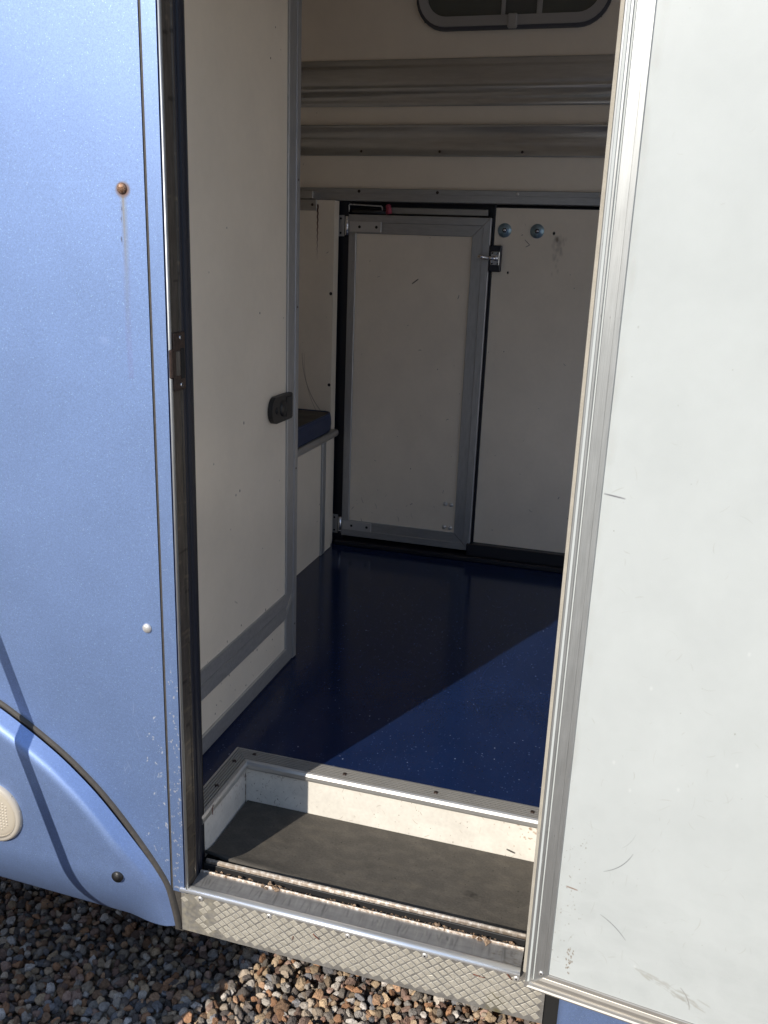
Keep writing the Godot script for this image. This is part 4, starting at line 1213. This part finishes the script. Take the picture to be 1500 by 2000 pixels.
func debris() -> void:
	# crumbs packed in the sill channel
	var st := mb()
	var r := RandomNumberGenerator.new()
	r.seed = 77
	for i in 900:
		var x := r.randf_range(-0.735, -0.09)
		var dens := 0.55 + 0.45 * smoothstep(-0.5, -0.12, x)
		if r.randf() > dens: continue
		var c := Vector3(x - (-0.41), r.randf_range(0.0, 0.004), r.randf_range(-0.006, 0.006))
		var s := r.randf_range(0.0010, 0.0034)
		if i % 40 == 0:
			s = r.randf_range(0.004, 0.0062)
			c += Vector3(0, 0.009, 0.0085)
		var a := []
		for k in 6:
			var e := [Vector3(1, 0, 0), Vector3(-1, 0, 0), Vector3(0, 1, 0), Vector3(0, -1, 0), Vector3(0, 0, 1), Vector3(0, 0, -1)][k] as Vector3
			a.append(c + (e * r.randf_range(0.6, 1.3) + Vector3(r.randfn(0, 0.25), r.randfn(0, 0.25), r.randfn(0, 0.25))) * s)
		for f in [[0, 2, 4], [2, 1, 4], [1, 3, 4], [3, 0, 4], [2, 0, 5], [1, 2, 5], [3, 1, 5], [0, 3, 5]]:
			poly(st, [a[f[0]], a[f[1]], a[f[2]]], a[f[0]] + a[f[1]] + a[f[2]] - c * 3.0)
	var o := part(self, "dirt_crumbs", st, M.crumb)
	o.position = Vector3(-0.41, 0.3922, -0.0600)
	tag(o, "brown dirt crumbs packed in the channel of the door sill", "dirt", "", "stuff")
	var bits := [
		["straw", "golden straw bent in the right end of the sill channel", "straw", M.straw_dry, 0.0013, Vector3(-0.118, 0.392, -0.060), [Vector3(0, 0.002, -0.004), Vector3(0.014, 0.006, 0.004), Vector3(0.028, 0.003, 0.020)]],
		["straw", "shorter straw lying under the bent one at the sill's right end", "straw", M.straw_dry, 0.0011, Vector3(-0.122, 0.391, -0.058), [Vector3(0, 0.002, 0), Vector3(0.016, 0.002, 0.005), Vector3(0.032, 0.004, 0.010)]],
		["dry_stalk", "red brown stalk stuck to the middle of the tread plate", "stalk", M.stalk_red, 0.0011, Vector3(-0.468, 0.362, 0.0016), [Vector3(-0.006, 0.004, 0), Vector3(0, 0, 0.0015), Vector3(0.007, -0.006, 0)]],
		["dry_stalk", "tiny upright brown stalk on the tread plate, leftmost of the stalks", "stalk", M.stalk_red, 0.0009, Vector3(-0.516, 0.344, 0.0016), [Vector3(0, -0.004, 0), Vector3(0.001, 0.005, 0.0006)]],
		["dry_stalk", "thin reddish needle lying flat near the right of the tread plate", "stalk", M.stalk_red, 0.0009, Vector3(-0.150, 0.3660, 0.0016), [Vector3(-0.011, 0.001, 0), Vector3(0, 0, 0.0008), Vector3(0.011, -0.001, 0)]],
		["dry_stalk", "short slanting stalk beside the last screw of the tread plate", "stalk", M.stalk_red, 0.0011, Vector3(-0.096, 0.3830, 0.0016), [Vector3(-0.006, 0.006, 0), Vector3(0, 0, 0.0012), Vector3(0.005, -0.007, 0)]],
		["dry_stalk", "brown twig caught on the side nosing at the left of the step", "stalk", M.stalk_red, 0.0010, Vector3(-0.758, 0.4870, -0.135), [Vector3(0, 0.004, -0.010), Vector3(0.003, 0, 0), Vector3(0.010, -0.003, 0.012)]],
	]
	for b in bits:
		st = mb(true)
		tube(st, b[6], b[4], 6, 0.7)
		var s := part(self, b[0], st, b[3])
		s.position = b[5]
		tag(s, b[1], b[2], "dry stalks on the tread plate and step" if b[0] == "dry_stalk" else "straws in the sill channel")

func yard() -> void:
	var st := mb()
	poly(st, [Vector3(-30, -0.030, -30), Vector3(30, -0.030, -30), Vector3(30, -0.030, 30), Vector3(-30, -0.030, 30)], Vector3(0, 1, 0))
	var g := part(self, "ground", st, M.ground)
	tag(g, "gravel yard under and around the lorry", "ground", "", "structure")
	st = mb()
	poly(st, [Vector3(2.6, -0.010, -9), Vector3(14, -0.010, -9), Vector3(14, -0.010, 2.14), Vector3(2.6, -0.010, 2.14)], Vector3(0, 1, 0))
	g = part(self, "concrete_apron", st, M.concrete)
	st = mb()
	poly(st, [Vector3(-14, -0.006, 2.15), Vector3(14, -0.006, 2.15), Vector3(14, -0.006, 8.6), Vector3(-14, -0.006, 8.6)], Vector3(0, 1, 0))
	var g2 := part(self, "concrete_yard", st, M.concrete)
	tag(g2, "pale concrete yard between the gravel and the hedge, behind the viewer", "paving", "", "structure")
	tag(g, "pale concrete apron behind the lorry, right of the picture", "paving", "", "structure")
	# clipped hedge across the yard, behind whoever takes the picture
	st = mb(true)
	var hn := FastNoiseLite.new()
	hn.seed = 9
	hn.frequency = 0.9
	var hp := func(i: int, k: int) -> Vector3:
		var x := -16.0 + 32.0 * i / 160.0
		var t := k / 40.0
		var y := 3.0 * minf(t / 0.8, 1.0)
		var z := 9.0 + 1.6 * maxf(0.0, (t - 0.8) / 0.2)
		var b := hn.get_noise_3d(x, y * 1.3, z) * 0.5 + hn.get_noise_3d(x * 4.0, y * 4.0, z * 4.0) * 0.25
		return Vector3(x, maxf(0.0, y + (b * 0.5 if t > 0.7 else 0.0)), z + b)
	for i in 160:
		for k in 40: poly(st, [hp.call(i, k), hp.call(i + 1, k), hp.call(i + 1, k + 1), hp.call(i, k + 1)], Vector3(0, 0.3, -1))
	g = part(self, "hedge", st, M.hedge)
	tag(g, "tall dark clipped hedge across the yard, facing the lorry's side", "hedge")
	# stones: a few broken-flint shapes, instanced
	var root := Node3D.new()
	root.name = "gravel"
	add_child(root, true)
	tag(root, "loose tan, grey and orange gravel stones below the step", "gravel", "", "stuff")
	var r := RandomNumberGenerator.new()
	r.seed = 5
	var tones := [Color(0.420, 0.323, 0.230), Color(0.461, 0.386, 0.311), Color(0.545, 0.513, 0.490), Color(0.503, 0.464, 0.422), Color(0.263, 0.236, 0.212), Color(0.206, 0.178, 0.164), Color(0.391, 0.218, 0.126), Color(0.420, 0.267, 0.171), Color(0.253, 0.161, 0.128), Color(0.240, 0.241, 0.262), Color(0.490, 0.372, 0.252), Color(0.126, 0.109, 0.103), Color(0.365, 0.253, 0.208)]
	var lists := []
	for k in 8: lists.append([])
	for layer in 2:
		for band in [[-2.1, 0.55, -0.75, 0.45, 0.0168], [-2.6, 1.2, 0.45, 2.2, 0.026]]:
			var x: float = band[0]
			while x < band[1]:
				var z: float = band[2]
				while z < band[3]:
					var s: float = r.randf_range(0.0085, 0.0155) * (1.25 if r.randf() < 0.12 else 1.0) * band[4] / 0.0195
					if r.randf() < 0.12: s *= 0.55
					var b := Basis.from_euler(Vector3(r.randf() * TAU, r.randf() * TAU, r.randf() * TAU)) * Basis.from_scale(Vector3(s * r.randf_range(0.85, 1.35), s * r.randf_range(0.55, 0.85), s))
					if r.randf() < 0.55: b = Basis.from_euler(Vector3(r.randfn(0, 0.4), r.randf() * TAU, r.randfn(0, 0.4))) * Basis.from_scale(Vector3(s * r.randf_range(1.0, 1.45), s * r.randf_range(0.6, 0.9), s))
					var p := Vector3(x + r.randf_range(-0.5, 0.5) * band[4], (-0.020 if layer == 0 else 0.0) + r.randf_range(-0.004, 0.004), z + r.randf_range(-0.5, 0.5) * band[4])
					var c: Color = tones[r.randi() % tones.size()] * r.randf_range(0.55, 1.45)
					lists[r.randi() % 8].append([Transform3D(b, p), Color(c.r, c.g, c.b)])
					z += band[4]
				x += band[4]
	for k in 8:
		var mm := MultiMesh.new()
		mm.transform_format = MultiMesh.TRANSFORM_3D
		mm.use_colors = true
		mm.mesh = stone_mesh(k)
		mm.instance_count = lists[k].size()
		for i in lists[k].size():
			mm.set_instance_transform(i, lists[k][i][0])
			mm.set_instance_color(i, lists[k][i][1])
		var o := MultiMeshInstance3D.new()
		o.name = numbered(root, "stones")
		o.multimesh = mm
		o.material_override = M.stone
		o.set_meta("kind", "stuff")
		root.add_child(o, true)

func stone_mesh(k: int) -> ArrayMesh:
	var r := RandomNumberGenerator.new()
	r.seed = 900 + k
	# ball cut by random planes, lightly rounded: broken flint
	var cuts := []
	for i in 9 + k % 4: cuts.append([Vector3(r.randfn(), r.randfn(), r.randfn()).normalized(), r.randf_range(0.55, 0.85)])
	var ns := FastNoiseLite.new()
	ns.seed = k
	ns.frequency = 1.3
	var shape := func(d: Vector3) -> Vector3:
		var t := 1.0
		for c in cuts:
			var q: float = d.dot(c[0])
			if q > 0.05: t = minf(t, c[1] / q)
		return d * t * (1.0 + 0.16 * ns.get_noise_3dv(d * 1.8))
	var st := mb(k % 4 == 0)
	var n := 8
	for a in 3:
		for s in [-1.0, 1.0]:
			for i in n:
				for j in n:
					var q := []
					for w in [[0, 0], [1, 0], [1, 1], [0, 1]]:
						var e := Vector3.ZERO
						e[a] = s
						e[(a + 1) % 3] = tan((2.0 * (i + w[0]) / n - 1.0) * PI / 4)
						e[(a + 2) % 3] = tan((2.0 * (j + w[1]) / n - 1.0) * PI / 4)
						q.append(shape.call(e.normalized()))
					poly(st, q, q[0] + q[1] + q[2] + q[3])
	st.generate_normals()
	return st.commit()

func yard_things() -> void:
	# left of the picture: what shades the gravel and throws the thin stripe over the skirt
	var root := Node3D.new()
	root.name = "plank_barrier"
	add_child(root, true)
	root.position = Vector3(-1.58, 0, 0.342)
	tag(root, "low barrier of wooden planks on the gravel just left of the picture", "barrier")
	for k in 4:
		var st := mb()
		bx(st, Vector3(-0.62, 0.004 + k * 0.1250, -0.012), Vector3(0.62, 0.1270 + k * 0.1250, 0.030), 0.003)
		part(root, "plank", st, M.wood)
	for x in [-0.5, 0.35]:
		var st := mb()
		bx(st, Vector3(x - 0.03, 0.0, -0.030), Vector3(x + 0.03, 0.46, -0.0125), 0.003)
		part(root, "batten", st, M.wood)
		st = mb()
		bx(st, Vector3(x - 0.025, 0.0, 0.0305), Vector3(x + 0.025, 0.05, 0.22), 0.003)
		part(root, "foot", st, M.wood)
	root = Node3D.new()
	root.name = "broom"
	add_child(root, true)
	root.position = Vector3(-0.985, 0.0, 0.66)
	tag(root, "broom leaning on the blue side just left of the picture", "broom")
	var st := mb(true)
	tube(st, [Vector3(-0.981, 0.04, 0.637) - root.position, Vector3(-1.2405, 1.155, 0.013) - root.position], 0.0118, 14)
	part(root, "handle", st, M.wood)
	st = mb()
	bx(st, Vector3(-0.14, 0.03, -0.05), Vector3(0.14, 0.07, 0.01), 0.004)
	part(root, "broom_head", st, M.wood)

# ---------------------------------------------------------------- scene
func _ready() -> void:
	rng.seed = 41
	var cam := Camera3D.new()
	cam.name = "camera"
	cam.position = Vector3(0, 1.62, 1.3)
	cam.rotation = Vector3(-0.28396923, 0.27370507, 0.03847769)
	cam.fov = 61.03
	cam.near = 0.02
	cam.far = 200
	add_child(cam)
	cam.current = true
	var we := WorldEnvironment.new()
	we.name = "world"
	var env := Environment.new()
	env.background_mode = Environment.BG_SKY
	var sky := Sky.new()
	var pm := ProceduralSkyMaterial.new()
	pm.sky_top_color = Color(0.50, 0.59, 0.72)
	pm.sky_horizon_color = Color(0.90, 0.89, 0.87)
	pm.sky_curve = 0.12
	pm.ground_bottom_color = Color(0.30, 0.27, 0.23)
	pm.ground_horizon_color = Color(0.45, 0.43, 0.40)
	pm.sky_energy_multiplier = 1.2
	sky.sky_material = pm
	env.sky = sky
	env.tonemap_mode = Environment.TONE_MAPPER_LINEAR
	env.tonemap_exposure = 1.10
	env.sdfgi_enabled = true
	env.ssao_enabled = true
	env.ssil_enabled = true
	we.environment = env
	add_child(we)
	var sun := DirectionalLight3D.new()
	sun.name = "sun"
	sun.light_energy = 1.5
	sun.light_color = Color(1.0, 0.965, 0.91)
	sun.light_angular_distance = 0.5
	sun.shadow_enabled = true
	add_child(sun)
	sun.look_at_from_position(Vector3(-0.41, 0.70, 1.0) * 5.0, Vector3.ZERO)

	make_materials()
	mat("lamp_ring_dim", lin(0.10, 0.10, 0.09), 0.4)
	var im := paint(128, 128, Color(0.20, 0.12, 0.07), [[0.08, 0.6], [0.2, 0.5]], 0.5, 120, Color(0.42, 0.33, 0.24, 0.8))
	mat("crumb", Color.WHITE, 0.9, 0.0, im, Vector3(20, 20, 20))
	yard()
	var hb := Node3D.new()
	hb.name = "horse_lorry"
	add_child(hb, true)
	tag(hb, "blue horse lorry with its side door open on a cream interior", "lorry")
	build_shell(hb)
	build_outside(hb)
	build_doorway(hb)
	build_floor(hb)
	build_locker_wall(hb)
	build_seat(hb)
	build_far_side(hb)
	build_open_door(hb)
	seat_cushion()
	step_mat()
	debris()
	yard_things()
